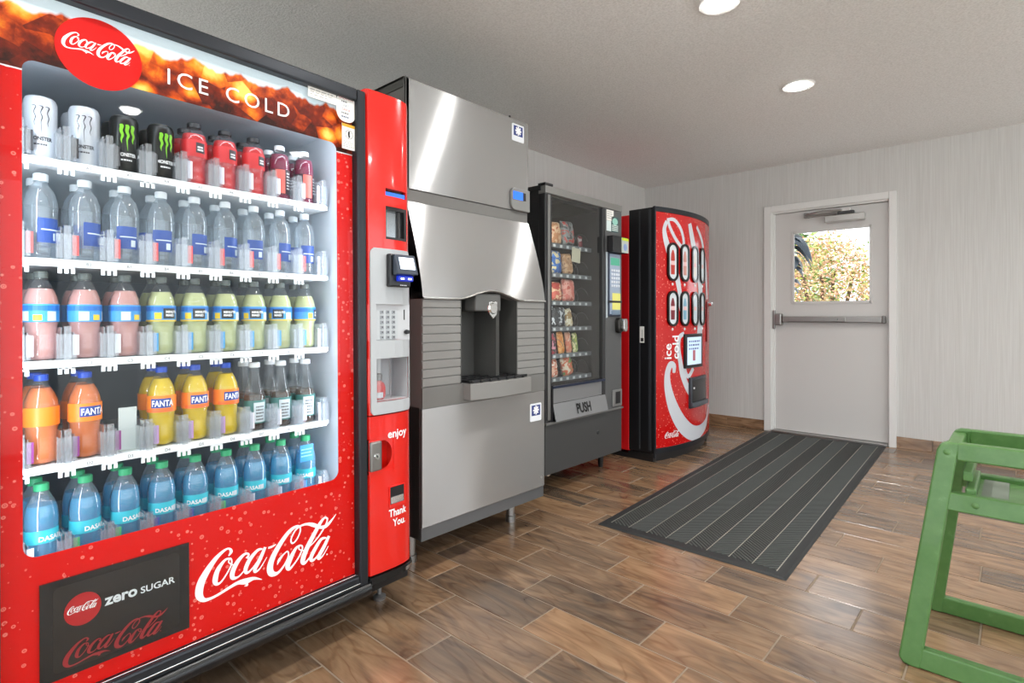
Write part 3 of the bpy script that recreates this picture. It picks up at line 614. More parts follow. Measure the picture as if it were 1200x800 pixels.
lines(.118, .155, 1.171, 1, .01, .003, -.0523).build('reader_print', WPRINT, cr)
# delivery port with clear rotating door
port = MB().box(.034, .188, .10, .125, .765, .918).box(.034, .188, -.004, .10, .760, .766).box(.034, .036, -.012, .10, .765, .918).box(.186, .188, -.004, .10, .765, .918).box(.034, .188, -.0, .10, .916, .918).build('delivery_port', FASD, V1)
arc = [(.085 + .05 * math.sin(a), .04 - .055 * math.cos(a)) for a in [R(-75) + R(150) * i / 12 for i in range(13)]]
mb = MB()
for a, b in zip(arc, arc[1:]): mb.add([(a[0], a[1], .768), (b[0], b[1], .768), (b[0], b[1], .914), (a[0], a[1], .914)], [(0, 1, 2, 3)])
mb.build('clear_port_door', CLEAR, port, smooth=60)
# lettering, lock, coin cup
def onc(x, z, e): return (x, surf(x) - .0022 - e, z)
text('enjoy', .040, .079, .635, 0, bold=.0009, fn=onc).build('column_lettering', WPRINT, V1)
text('Thank\n  You.', .036, .082, .357, 0, bold=.0009, sx=.86, fn=onc).build('column_lettering', WPRINT, V1)
lk = MB().box(.006, .054, -.030, .012, .530, .632).build('lock_handle', mat('lock_steel', s(150, 148, 146), 0.3, 0.9), V1, bevel=.006)
MB().lathe([(0, -.004), (.009, -.004), (.011, 0), (0, 0)], 16, (.03, -.030, .582), 'y').build('lock_core', CHROME, lk, smooth=40)
MB().lathe([(0, -.0046), (.004, -.0046), (.004, -.004)], 8, (.03, -.030, .582), 'y').build('keyhole', BLACK, lk)
hc = [(.055 + .045 * math.cos(a), .582 + .05 * math.sin(a)) for a in [R(-90) + R(180) * i / 14 for i in range(15)]]
rec = holed([(.002, .52), (.1052, .52), (.1052, .64), (.002, .64)], [[(.004, .532)] + hc + [(.004, .632)]], -.0235)
rec.build('lock_surround', REDS, V1)
cp = MB().box(.086, .150, -.0275, -.0245, .400, .460).build('coin_cup', BLACK, V1)
MB().box(.083, .153, -.030, -.025, .390, .400).box(.083, .087, -.030, -.025, .4, .463).box(.149, .153, -.030, -.025, .4, .463).box(.083, .153, -.030, -.025, .460, .465).build('coin_cup_rim', REDS, cp, bevel=.001)
MB().box(.09, .146, -.029, -.0275, .402, .425).build('coin_cup_flap', CHROME, cp)
for u, dd in ((-.90, .12), (.15, .12), (-.90, .78), (.15, .78)):
    MB().lathe([(0, 0), (.022, 0), (.024, .012), (.008, .02), (.008, .10), (0, .10)], 14, (u, dd, 0)).build('levelling_foot', mat('zinc', s(150, 150, 150), 0.4, 0.8), V1, smooth=40)

# ------------------------------------------------------------------ bottles and cans
def patch(r, a0, a1, z0, z1, n=8):
    mb = MB(); vs = []
    for i in range(n + 1):
        a = R(a0 + (a1 - a0) * i / n); x, y = r * math.sin(a), -r * math.cos(a); vs += [(x, y, z0), (x, y, z1)]
    return mb.add(vs, [(2 * i, 2 * i + 2, 2 * i + 3, 2 * i + 1) for i in range(n)])
def cyl_fn(r, a0=0): return lambda x, z, e: (r * math.sin(x / r + R(a0)), -r * math.cos(x / r + R(a0)), z)
SHELL = glassy('bottle_plastic', (0.97, 0.98, 0.98, 1), 1.45, body=0.05, bodycol=(0.9, 0.95, 1, 1), rough=0.06, gain=1.5)
WATER = glassy('water_bottle_plastic', (0.93, 0.96, 0.98, 1), 1.45, body=0.14, bodycol=(0.84, 0.93, 1.0, 1), rough=0.05, gain=2.4)
def liq(name, c): return mat(name, s(c), 0.25, spec=0.3)
SODA = [(0, .002), (.018, .0), (.027, .002), (.034, .010), (.0345, .03), (.0325, .055), (.0335, .085), (.0355, .092), (.0355, .14), (.033, .155), (.027, .172), (.019, .188), (.0135, .197), (.0125, .204), (.0125, .21)]
WATB = [(0, .002), (.028, 0), (.0335, .006), (.0335, .03), (.0325, .035), (.0335, .04), (.0335, .115), (.0345, .125), (.033, .145), (.028, .165), (.020, .180), (.0135, .188), (.0125, .195), (.0125, .202)]
DASB = [(0, .002), (.026, 0), (.033, .006), (.033, .055), (.0315, .065), (.034, .10), (.0345, .12), (.032, .14), (.025, .162), (.017, .178), (.0125, .186), (.0125, .195)]
TEAB = [(0, .002), (.028, 0), (.0325, .006), (.0325, .095), (.031, .105), (.026, .125), (.020, .150), (.0155, .175), (.0145, .195), (.0145, .205)]
SPRT = [(0, .002), (.026, 0), (.033, .008), (.033, .03), (.031, .036), (.033, .042), (.033, .062), (.031, .068), (.034, .078), (.034, .135), (.031, .150), (.024, .163), (.0165, .170), (.0165, .178)]
VITB = [(0, .002), (.028, 0), (.0325, .006), (.0325, .10), (.033, .11), (.0325, .13), (.028, .15), (.019, .163), (.0135, .168), (.0135, .175)]
CANP = [(0, .004), (.024, .004), (.026, 0), (.033, .010), (.033, .142), (.0295, .152), (.0265, .155), (.0255, .1555), (.0245, .152), (0, .152)]
def capm(r, z0, h): return MB().lathe([(0, z0 + h), (r * .85, z0 + h), (r, z0 + h - .002), (r, z0), (r * .9, z0)], 20)
def fill(prof, top, k=.94):
    out = []
    for r_, z in prof:
        if z <= top: out.append((r_ * k, z + .001))
    (r0, z0) = out[-1]; r0 /= k
    nxt = [p for p in prof if p[1] > top][0]
    t = (top - z0) / (nxt[1] - z0); out.append(((r0 + (nxt[0] - r0) * t) * k, top)); out.append((0, top)); return out
PROTO = {}
def proto(kind, front=True):
    key = (kind, front)
    if key in PROTO: return PROTO[key]
    name = {'water': 'water_bottle', 'pink': 'lemonade_bottle', 'lemon': 'lemonade_bottle', 'orange': 'soda_bottle', 'yellow': 'soda_bottle', 'tea': 'tea_bottle', 'blue': 'water_bottle', 'sport': 'sports_drink_bottle', 'vit': 'juice_bottle', 'wcan': 'drink_can', 'kcan': 'drink_can'}[kind]
    root = empty(name)
    def lab(r, z0, z1, m): return MB().lathe([(r, z0), (r, z1)], 28).build('label', m, root, smooth=80)
    if kind in ('pink', 'lemon', 'orange', 'yellow'):
        MB().lathe(SODA, 28).build('bottle', SHELL, root, smooth=50)
        c = {'pink': '#bd8a85', 'lemon': '#b4ba88', 'orange': '#c8682f', 'yellow': '#d2b212'}[kind]
        MB().lathe(fill(SODA, .176 if kind in ('pink', 'lemon') else .186), 28).build('drink', liq('drink_' + kind, c), root, smooth=50)
        capm(.0145, .203, .016).build('cap', mat('cap_clear_grey', s(96, 104, 100), 0.3) if kind in ('pink', 'lemon') else mat('cap_blue', s(28, 78, 196), 0.35), root, smooth=40)
        if kind in ('pink', 'lemon'):
            l = lab(.0362, .094, .138, mat('label_blue', s(64, 150, 214), 0.4))
            if front:
                patch(.0365, -180, 180, .122, .134, 24).build('label_wave', mat('label_deepblue', s(30, 110, 196), 0.4), l)
                patch(.0366, 30, 62, .097, .120).build('label_panel', mat('label_pale', s(205, 216, 222), 0.5), l)
                if kind == 'lemon':
                    patch(.0366, -180, 180, .0935, .0975, 24).build('label_rim', mat('label_yellow', s(236, 210, 40), 0.4), l)
                    patch(.0366, -38, 16, .101, .130).build('label_box', mat('label_black', s(34, 36, 36), 0.4), l)
                    text('MINUTE\nMAID', .0095, -.0185, .117, 0, bold=.0003, fn=cyl_fn(.0369)).build('label_lettering', WPRINT, l)
                    patch(.0366, -72, -44, .100, .118).build('label_lemon', mat('label_yellow', s(236, 210, 40), 0.4), l)
                else:
                    patch(.0366, -62, -28, .097, .120).build('label_panel', mat('label_pale', s(205, 216, 222), 0.5), l)
                    patch(.0366, -14, 14, .098, .112).build('label_lemon', mat('label_yellow', s(236, 200, 40), 0.4), l)
        else:
            l = lab(.0362, .094, .140, mat('label_orange', s(246, 132, 32) if kind == 'orange' else s(250, 178, 22), 0.4))
            if front:
                if kind == 'yellow': patch(.0365, -60, 60, .094, .104, 14).build('label_band', mat('label_redorange', s(238, 110, 40), 0.4), l)
                t = patch(.0366, -32, 48, .106, .132); t.build('label_badge', mat('label_navy', s(32, 66, 150), 0.4), l)
                text('FANTA', .0235, -.0185, .1105, 0, bold=.0005, sx=.74, fn=cyl_fn(.0370)).build('label_lettering', WPRINT, l)
    elif kind == 'water':
        MB().lathe(WATB, 28).build('bottle', WATER, root, smooth=50)
        capm(.0155, .193, .019).build('cap', mat('cap_white', s(232, 238, 242), 0.4), root, smooth=40)
        l = patch(.0339, -22, 62, .040, .100).build('label', mat('label_navyblue', s(44, 76, 150), 0.4), root, smooth=80)
        if front:
            patch(.0342, -8, 60, .0705, .0735).build('label_line', mat('label_pale', s(205, 216, 222), 0.5), l)
            patch(.0342, 34, 54, .046, .064).build('label_barcode', mat('label_pale', s(205, 216, 222), 0.5), l)
    elif kind == 'blue':
        MB().lathe(DASB, 28).build('bottle', WATER, root, smooth=50)
        MB().lathe(fill(DASB, .150), 28).build('drink', glassy('blue_water', (0.35, 0.80, 0.92, 1), 1.2, body=0.6, bodycol=s(60, 190, 232)), root, smooth=50)
        capm(.0155, .185, .018).build('cap', mat('cap_green', s(60, 176, 120), 0.4), root, smooth=40)
        l = lab(.0337, .062, .094, mat('label_aqua', s(58, 186, 204), 0.4))
        if front: text('DASANI', .016, -.024, .068, 0, bold=.0004, fn=cyl_fn(.0341)).build('label_lettering', WPRINT, l)
        if front: patch(.0341, 34, 60, .066, .080).build('label_panel', mat('label_pale', s(205, 216, 222), 0.5), l)
    elif kind == 'tea':
        MB().lathe(TEAB, 28).build('bottle', SHELL, root, smooth=50)
        MB().lathe(fill(TEAB, .112), 28).build('drink', liq('drink_tea', '#3c2c22'), root, smooth=50)
        capm(.017, .198, .016).build('cap', mat('cap_white', s(232, 238, 242), 0.4), root, smooth=40)
        l = lab(.0332, .022, .095, mat('label_teal', s(66, 120, 116), 0.4))
        patch(.0336, -28, 38, .026, .088).build('label_panel', mat('label_pale', s(205, 216, 222), 0.5), l)
        if front: lines(-.010, .016, .072, 5, .010, .005, 0, cyl_fn(.0339)).build('label_lettering', mat('grey_ink', s(90, 90, 95), 0.6), l)
    elif kind in ('sport', 'vit'):
        pr = SPRT if kind == 'sport' else VITB
        MB().lathe(pr, 28).build('bottle', SHELL, root, smooth=50)
        MB().lathe(fill(pr, .150), 28).build('drink', liq('drink_' + kind, '#c8282c' if kind == 'sport' else '#7a1840'), root, smooth=50)
        if kind == 'sport':
            capm(.0185, .172, .014).build('cap', mat('cap_black', s(28, 28, 32), 0.4), root, smooth=40)
            l = lab(.0346, .082, .132, mat('label_red', s(214, 52, 56), 0.4))
            patch(.0350, -2, 40, .094, .124).build('label_badge', mat('label_greybox', s(70, 60, 66), 0.4), l)
            if front: lines(.003, .020, .108, 2, .008, .005, 0, cyl_fn(.0353)).build('label_lettering', WPRINT, l)
        else:
            capm(.0165, .166, .016).build('cap', mat('cap_white', s(232, 238, 242), 0.4), root, smooth=40)
            l = lab(.0332, .018, .10, mat('label_dark', s(58, 30, 44), 0.4))
            patch(.0336, -60, -6, .02, .098).build('label_panel', mat('label_salmon', s(232, 110, 100), 0.4), l)
            if front: lines(.002, .022, .085, 6, .010, .005, 0, cyl_fn(.0336)).build('label_lettering', WPRINT, l)
    else:
        w_ = kind == 'wcan'
        MB().lathe([(0, .1522), (.0245, .1522), (.0255, .1557), (.0265, .1552), (.0290, .1525)], 28).build('lid', ALU, root, smooth=40)
        cb_ = MB().lathe(CANP[:6], 28).build('can_body', mat('can_white', s(192, 196, 202), 0.35, 0.3) if w_ else mat('can_black', s(22, 24, 22), 0.3, 0.3), root, smooth=50)
        im = mat('can_ink', s(60, 60, 66), 0.5) if w_ else mat('can_green', s(122, 196, 30), 0.4)
        mb = MB(); fn = lambda x, z: cyl_fn(.0333)(x, z, 0)
        for dx, lo_ in ((-.0125, .078), (0.0005, .060), (.0135, .080)):
            ribbon(mb, [(dx - .004, .126, .0035), (dx + .001, .125, .0085), (dx - .001, .112, .0075), (dx + .0025, .100, .006), (dx - .0005, .088, .004), (dx + .001, lo_, .0006)] if not w_ else [(dx - .005, .127, .001), (dx + .003, .126, .003), (dx - .001, .112, .0016), (dx + .0022, .100, .002), (dx - .0005, .088, .0014), (dx + .001, lo_, .0006)], fn, 4)
        mb.build('claw_mark', im, cb_)
        text('MONSTER', .0125, -.0225, .044, 0, bold=.0005, sx=.78, fn=cyl_fn(.0334)).build('can_lettering', mat('can_ink', s(60, 60, 66), 0.5) if w_ else WPRINT, cb_)
        lines(-.014, .014, .032, 1, .01, .004, 0, cyl_fn(.0334)).build('can_lettering', mat('can_ink', s(60, 60, 66), 0.5) if w_ else WPRINT, cb_)
    PROTO[key] = root; root['_n'] = 0
    return root
def tree_copy(o, parent=None):
    c = o.copy(); COL.objects.link(c); c.parent = parent
    for ch in o.children: tree_copy(ch, c)
    return c
DESC = {'water': ('clear water bottle with white cap', 'bottle'), 'pink': ('pink lemonade bottle with blue label', 'bottle'), 'lemon': ('pale yellow lemonade bottle with blue label', 'bottle'),
        'orange': ('orange soda bottle with blue cap', 'bottle'), 'yellow': ('yellow soda bottle with blue cap', 'bottle'), 'tea': ('dark tea bottle with white cap', 'bottle'),
        'blue': ('blue water bottle with green cap', 'bottle'), 'sport': ('red sports drink bottle with black cap', 'bottle'), 'vit': ('dark magenta juice bottle with white cap', 'bottle'),
        'wcan': ('white energy drink can with claw marks', 'can'), 'kcan': ('black energy drink can with green claw marks', 'can')}
ROWS = [['wcan'] * 2 + ['kcan'] * 2 + ['sport'] * 3 + ['vit'] * 2, ['water'] * 9, ['pink'] * 3 + ['lemon'] * 6, ['orange'] * 2 + [None] + ['yellow'] * 3 + ['tea'] * 3, ['blue'] * 9]
SHN = ['top shelf', 'second shelf', 'middle shelf', 'fourth shelf', 'bottom shelf']
ROTS = {'pink': [-20, 30, 34], 'lemon': [28, 10, -2, -6, -28, 60], 'orange': [120, 2], 'yellow': [-28, -6, 2], 'water': [0, 6, -24, -30, -8, -4, -34, -10, -26], 'wcan': [-8, -14], 'kcan': [-4, 6], 'tea': [0, -8, -12], 'sport': [-10, 0, 4], 'vit': [10, 26], 'blue': [20, 24, 14, -6, -20, -24, -36, -40, -44]}
VIEWU = -1.138
used = set()
rr = random.Random(3)
for r_, row in enumerate(ROWS):
    cnt = {}
    for i, kd in enumerate(row):
        if kd is None: continue
        n_ = cnt.get(kd, 0); cnt[kd] = n_ + 1
        face = -math.degrees(math.atan2(UI[i] - VIEWU, 1.8))   # turn a little towards where one stands
        for back in (0, 1):
            pr = proto(kd, not back)
            o = pr if not pr['_n'] else tree_copy(pr)
            pr['_n'] = 1
            o.matrix_world = M1 @ Matrix.Translation((UI[i], .166 + .0735 * back, SHZ[r_] + .0005)) @ Matrix.Rotation(R(ROTS[kd][n_] + (face * 0.0) if not back else rr.uniform(0, 360)), 4, 'Z')
            ds, ct = DESC[kd]
            if back: tag(o, '%s half hidden behind the %s one from left on the %s' % (ds.split(' with')[0], ORD[i], SHN[r_]), ct, 'drinks in the glass-front machine')
            else: tag(o, '%s, %s from left at the front of the %s' % (ds.split(' with')[0] if len(ds.split()) > 6 else ds, ORD[i], SHN[r_]), ct, 'drinks in the glass-front machine')
for o in PROTO.values(): del o['_n']
# grey card standing in the empty lane, paper on the last blue bottle, bottle lying in the port
cd_ = MB().box(-.021, .021, 0, .0015, .0, .115).box(-.021, .021, 0, -.03, 0, .0015).box(-.021, .021, -.0008, 0, .056, .058).build('lane_card', mat('card_grey', s(190, 198, 196), 0.6))
cd_.matrix_world = M1 @ Matrix.Translation((UI[2] + .003, .155, SHZ[3] + .001)); tag(cd_, 'pale grey card standing in the empty lane of the fourth shelf', 'card')
cd2 = MB().box(-.024, .024, 0, .001, 0, .055).build('price_card', mat('card_blue', s(34, 140, 214), 0.4)); lines(-.02, .02, .038, 3, .011, .004, -.0004).build('card_print', mat('card_pale', s(150, 205, 240), .5), cd2)
cd2.matrix_world = M1 @ Matrix.Translation((UI[8] - .02, .122, SHZ[4] + .125)); tag(cd2, 'small blue card in front of the last bottle on the bottom shelf', 'card')
pb_ = empty('sports_drink_bottle'); MB().lathe([(0, 0), (.022, 0), (.028, .008), (.028, .034), (.0235, .046), (.015, .053), (.015, .058)], 24).build('bottle', liq('drink_sport', '#c8282c'), pb_, smooth=50)
capm(.018, .055, .02).build('cap', mat('cap_black', s(28, 28, 32), 0.4), pb_, smooth=40)
patch(.0284, -30, 10, .006, .022).build('label', mat('label_pale', s(205, 216, 222), 0.5), pb_)
pb_.matrix_world = M1 @ Matrix.Translation((.080, .040, .7668)) @ Matrix.Scale(1.22, 4); tag(pb_, 'small red bottle with black cap waiting in the delivery port', 'bottle')
# ================================================================== ice machine
def m_steel(name, col=(0.54, 0.537, 0.53, 1)):
    """brushed sheet: fine horizontal grain, so lamps smear into upright streaks"""
    m = mat(name, (0.34, 0.338, 0.332, 1), 0.5, 0.3); out = m.node_tree.nodes['Material Output']
    g = N(m, 'ShaderNodeBsdfAnisotropic'); g.inputs['Roughness'].default_value = 0.26; g.inputs['Anisotropy'].default_value = 0.8
    cv = N(m, 'ShaderNodeCombineXYZ'); cv.inputs[0].default_value = 1.0
    vt = N(m, 'ShaderNodeVectorTransform', vector_type='VECTOR', convert_from='OBJECT', convert_to='WORLD'); L(m, cv.outputs[0], vt.inputs[0]); L(m, vt.outputs[0], g.inputs['Tangent'])
    n = noise(m, coords(m, 'Object', (3, 3, 700)), 1.0, 2)
    L(m, ramp(m, n, [(0.3, tuple(c * 0.93 for c in col[:3]) + (1,)), (0.7, col)]), g.inputs['Color'])
    mx = N(m, 'ShaderNodeMixShader'); mx.inputs[0].default_value = 0.6; L(m, P(m).outputs[0], mx.inputs[1]); L(m, g.outputs[0], mx.inputs[2]); L(m, mx.outputs[0], out.inputs[0]); return m
STEEL = m_steel('brushed_steel'); STEELD = mat('ice_grey_trim', s(108, 107, 104), 0.45); NICHE = mat('niche_grey', s(70, 70, 68), 0.5)
GREYP = mat('ice_panel_grey', s(128, 127, 124), 0.45)
Y2 = 1.399; W2 = .78
def frame2(name, label, cat): return tag(empty(name, (-1.775, Y2, 0), (0, 0, pi / 2)), label, cat)
V2 = frame2('ice_dispenser', 'brushed steel ice dispenser with dark dispensing niche, below the ice maker', 'ice dispenser')
zt = 1.56
# carcass
MB().box(0, W2, .02, .80, .15, .69).box(0, W2, .16, .80, .69, 1.18).prism([(.10, 1.18), (.05, 1.18), (.112, 1.535), (.80, 1.535), (.80, 1.18)], 0, W2, 'x').build('carcass', mat('carcass_steel', s(120, 120, 118), 0.4, 0.9), V2)
MB().box(0, W2, 0, .02, .203, .686).build('lower_panel', STEEL, V2, bevel=.002)
MB().box(0, W2, .006, .02, .148, .202).build('kick_plate', mat('kick_grey', s(112, 114, 116), 0.4, 0.6), V2)
# sloping canopy with an arched lower lip
lip = []; nseg = 40
def arch(x):
    t = (x - .20) / .39
    return 1.134 + (.040 * math.sin(pi * min(max(t, 0), 1)) ** 1.5 if 0 < t < 1 else 0)
mb = MB(); ys = lambda z: .112 * ((z - 1.134) / (1.545 - 1.134)) ** 1.35 if z > 1.134 else 0.0
rows = 10
for i in range(nseg + 1):
    x = W2 * i / nseg; za = arch(x)
    for j in range(rows + 1):
        z = za + (1.545 - za) * j / rows; mb.v.append((x, ys(z) - .004, z))
for i in range(nseg):
    for j in range(rows):
        a = i * (rows + 1) + j; mb.f.append((a, a + rows + 1, a + rows + 2, a + 1))
for i in range(nseg):   # returned lip
    x0, x1 = W2 * i / nseg, W2 * (i + 1) / nseg
    mb.add([(x0, -.004, arch(x0)), (x1, -.004, arch(x1)), (x1, .05, arch(x1)), (x0, .05, arch(x0))], [(0, 1, 2, 3)])
for xs_ in (0, W2):
    mb.add([(xs_, ys(1.134 + .411 * j / 10) - .004, 1.134 + .411 * j / 10) for j in range(11)] + [(xs_, .16, 1.545), (xs_, .16, 1.134)], [tuple(range(13))])
mb.build('canopy', STEEL, V2, smooth=40)
lipm = MB(); lipm.tube([(W2 * i / nseg, -.006, arch(W2 * i / nseg) + .003) for i in range(nseg + 1)], .005, 6).build('canopy_lip', ALU, V2, smooth=60)
# grey louvred panels and niche
for (x0, x1) in ((0, .209), (.574, W2)):
    pn = MB().box(x0, x1, .006, .16, .686, 1.134).build('side_panel', GREYP, V2)
    for k_ in range(10):
        z = .775 + k_ * .036
        MB().box(x0 + .001, x1 - .001, -.001, .0062, z, z + .033).build('louvre', GREYP, pn, bevel=.002)
MB().box(.209, .574, .006, .16, .686, .765).build('apron_panel', GREYP, V2)
MB().box(.0, W2, -.001, .007, .687, .772).build('apron', STEELD, V2)
MB().box(.209, .574, .15, .16, .765, 1.18).box(.209, .213, .0, .15, .765, 1.16).box(.570, .574, .0, .15, .765, 1.16).build('niche', NICHE, V2)
MB().prism([(.44, .012), (.48, .03), (.50, .15), (.43, .15)], .77, 1.17, 'z').build('niche_rib', NICHE, V2, smooth=40)
ch = MB().prism([(.30, .0), (.46, .0), (.47, .06), (.45, .13), (.31, .13), (.29, .06)], 1.085, 1.165, 'z').build('ice_chute', mat('chute_grey', s(86, 86, 84), 0.4), V2, bevel=.006)
MB().lathe([(0, -.012), (.022, -.012), (.028, -.004), (.030, 0), (0, 0)], 18, (.402, .0, 1.098), 'y').build('dispense_button', CHROME, ch, smooth=40)
MB().prism([(.375, 1.128), (.432, 1.128), (.428, 1.07), (.404, 1.05), (.382, 1.07)], -.006, .0).build('button_plate', mat('plate_silver', s(196, 196, 194), 0.25, 0.9), ch, bevel=.002)
# drip tray with grille
ty = MB().prism([(.225, 0.06), (.225, -.045), (.30, -.062), (.42, -.07), (.54, -.062), (.625, -.045), (.625, .06)], .700, .772, 'z').build('drip_tray', GREYP, V2, smooth=30, bevel=.003)
for k_ in range(7): MB().box(.235 + k_ * .055, .245 + k_ * .055, -.045, .14, .772, .784).build('grille_bar', BLACK, ty)
for k_ in range(4): MB().box(.225, .60, -.04 + k_ * .05, -.03 + k_ * .05, .774, .786).build('grille_bar', BLACK, ty)
def badge(parent, x0, x1, z0, z1, y):
    b = MB().prism(rrect(x0, x1, z0, z1, .006), y - .003, y).build('badge', mat('badge_white', s(225, 228, 232), 0.35), parent)
    h = z1 - z0; w_ = x1 - x0; cx = (x0 + x1) / 2; cz = z0 + h * .62
    MB().box(x0 + w_ * .12, x1 - w_ * .12, y - .0036, y - .003, z0 + h * .32, z1 - h * .1).build('badge_field', mat('badge_navy', s(30, 52, 122), 0.4), b)
    mb = MB()
    for k_ in range(4):
        a = k_ * pi / 4; c_, s_ = math.cos(a), math.sin(a); l_, t_ = min(w_, h) * .26, min(w_, h) * .055
        q = [(-l_, -t_), (l_, -t_), (l_, t_), (-l_, t_)]
        mb.add([(cx + p_[0] * c_ - p_[1] * s_, y - .0040 - k_ * .00005, cz + p_[0] * s_ + p_[1] * c_) for p_ in q], [(0, 1, 2, 3)])
    mb.build('snowflake_mark', WPRINT, b)
badge(V2, .667, .752, .540, .628, 0)
MB().lathe([(0, -.002), (.005, -.002), (.006, 0)], 10, (.755, 0, .25), 'y').build('panel_screw', ALU, V2)
for x in (.07, W2 - .07):
    for y in (.17, .72): MB().lathe([(0, 0), (.026, 0), (.026, .03), (.022, .032), (.022, .15), (0, .15)], 18, (x, y, 0)).build('leg', ALU, V2, smooth=40)
MB().box(.10, .55, .25, .5, .10, .148).build('drain_pan', mat('painted_blue_light', s(60, 90, 150), .4), V2)  # blue light beneath the dispenser is painted as this pan's colour
# ice maker head
H2 = tag(empty('ice_maker', (-1.885, Y2, 1.548), (0, 0, pi / 2)), 'brushed steel ice maker head sitting on top of the ice dispenser', 'ice maker')
MB().box(.003, W2 - .003, .012, .60, 0, .51).build('housing', mat('housing_grey', s(126, 125, 122), 0.45, 0.5), H2)
MB().box(0, W2, 0, .012, .052, .516).build('front_panel', STEEL, H2, bevel=.002)
MB().box(0, W2, .006, .014, .0, .050).build('vent_strip', STEELD, H2)
MB().box(-.002, .006, .014, .605, .48, .520).box(W2 - .006, W2 + .002, .014, .605, .48, .520).box(-.002, W2 + .002, .014, .605, .512, .522).build('top_cover', mat('cover_dark', s(70, 70, 66), 0.5), H2)
MB().box(.0, .016, .0, .02, .03, .52).build('corner_post', STEELD, H2)
MB().lathe([(0, 0), (.006, 0), (.006, .014), (0, .018)], 10, (.66, .02, .518)).build('top_screw', BLACK, H2)
badge(H2, .655, .745, .405, .492, 0)
cpn = MB().prism(rrect(.640, W2, .052, .165, .03, 5, (1, 0, 0, 1)), -.014, .0).build('control_panel', mat('control_grey', s(124, 124, 122), 0.45), H2, bevel=.004)
MB().box(.650, .722, -.017, -.013, .105, .145).build('control_screen', mat('blue_screen', s(30, 80, 190), 0.3, emit=0.9, ecol=s(40, 110, 235)), cpn)
MB().box(.722, .745, -.016, -.013, .105, .145).build('control_bezel', BLACK, cpn)

# ================================================================== snack machine
V3 = tag(empty('snack_vending_machine', (-2.03, 2.498, 0), (0, 0, pi / 2)), 'dark grey glass-front snack vending machine with a PUSH flap, beside the red machine', 'vending machine')
W3 = .842
M3 = Matrix.LocRotScale(V3.location, V3.rotation_euler, None)
SN = mat('snack_dark', s(40, 40, 41), 0.4); SG = mat('snack_grey', s(92, 93, 93), 0.42, 0.3); SNI = mat('snack_inside', s(34, 35, 36), 0.6)
MB().box(0, .05, .05, .80, .13, 1.80).box(.615, W3, .05, .80, .13, 1.80).box(.05, .615, .70, .80, .13, 1.80).box(.05, .615, .05, .70, .13, .62).box(.05, .615, .05, .70, 1.76, 1.80).build('cabinet', SN, V3)
MB().box(-.004, W3 + .004, .03, .80, 1.80, 1.832).build('roof', SN, V3, bevel=.004)
MB().box(-.006, .07, -.006, .05, 1.826, 1.842).build('roof_hinge', BLACK, V3, bevel=.003)
fr = MB().box(0, .066, 0, .05, .43, 1.782).box(.604, .640, 0, .05, .43, 1.782)
fr.build('door_frame', SN, V3, bevel=.004)
MB().box(0, W3, -.004, .05, 1.782, 1.826).build('header', mat('header_grey', s(136, 135, 132), 0.4, 0.4), V3, bevel=.003)
MB().box(.02, .045, -.006, .0, .45, 1.775).build('hinge_strip', mat('hinge_grey', s(132, 132, 130), 0.35, 0.6), V3, bevel=.003)
MB().box(.640, W3, 0, .05, .43, 1.782).build('control_door', SG, V3, bevel=.003)
MB().box(0, W3, 0, .05, .13, .425).build('lower_door', CHAR, V3, bevel=.003)
MB().box(-.002, W3 + .004, -.012, .05, .424, .436).build('ledge', mat('ledge_grey', s(128, 128, 126), .4, .5), V3, bevel=.002)
MB().box(.066, .604, .014, .018, .645, 1.782).build('glass', glassy('snack_glass', (0.9, 0.92, 0.92, 1), 1.52, gain=2.0), V3)
MB().box(.066, .625, -.010, .02, .632, .646).build('glass_rail', mat('rail_navy', s(44, 52, 74), 0.3, 0.5), V3, bevel=.002)
ALP = mat('patterned_alu', s(150, 151, 152), 0.45, 0.7)
MB().box(.066, .604, .006, .02, .542, .632).build('upper_flap', ALP, V3)
pf = MB().prism([(-.002, .540), (-.026, .438), (-.020, .436), (.006, .540)], .074, .634, 'x').build('push_flap', ALP, V3, bevel=.001)
text('PUSH', .080, .29, .462, 0, bold=.003, sx=.82, fn=lambda x, z, e: (x, -.003 - .024 * (.540 - z) / .102 - .0012, z)).build('flap_lettering', KPRINT, pf)
MB().box(.066, .604, .02, .05, .536, .545).box(.060, .074, -.004, .05, .43, .65).build('flap_gap', BLACK, V3)
for x, y in ((.06, .16), (W3 - .05, .14), (.06, .72), (W3 - .05, .72)):
    MB().lathe([(0, 0), (.016, 0), (.026, .13), (0, .13)], 12, (x, y, 0)).build('leg', BLACK, V3, smooth=40)
MB().lathe([(0, -.012), (.018, -.012), (.018, 0), (0, 0)], 12, (.045, .02, .135), 'y').build('foot_bolt', CHROME, V3, smooth=40)
MB().lathe([(0, -.003), (.012, -.003), (.014, 0)], 12, (.55, 0, .30), 'y').build('lock_plug', BLACK, V3)
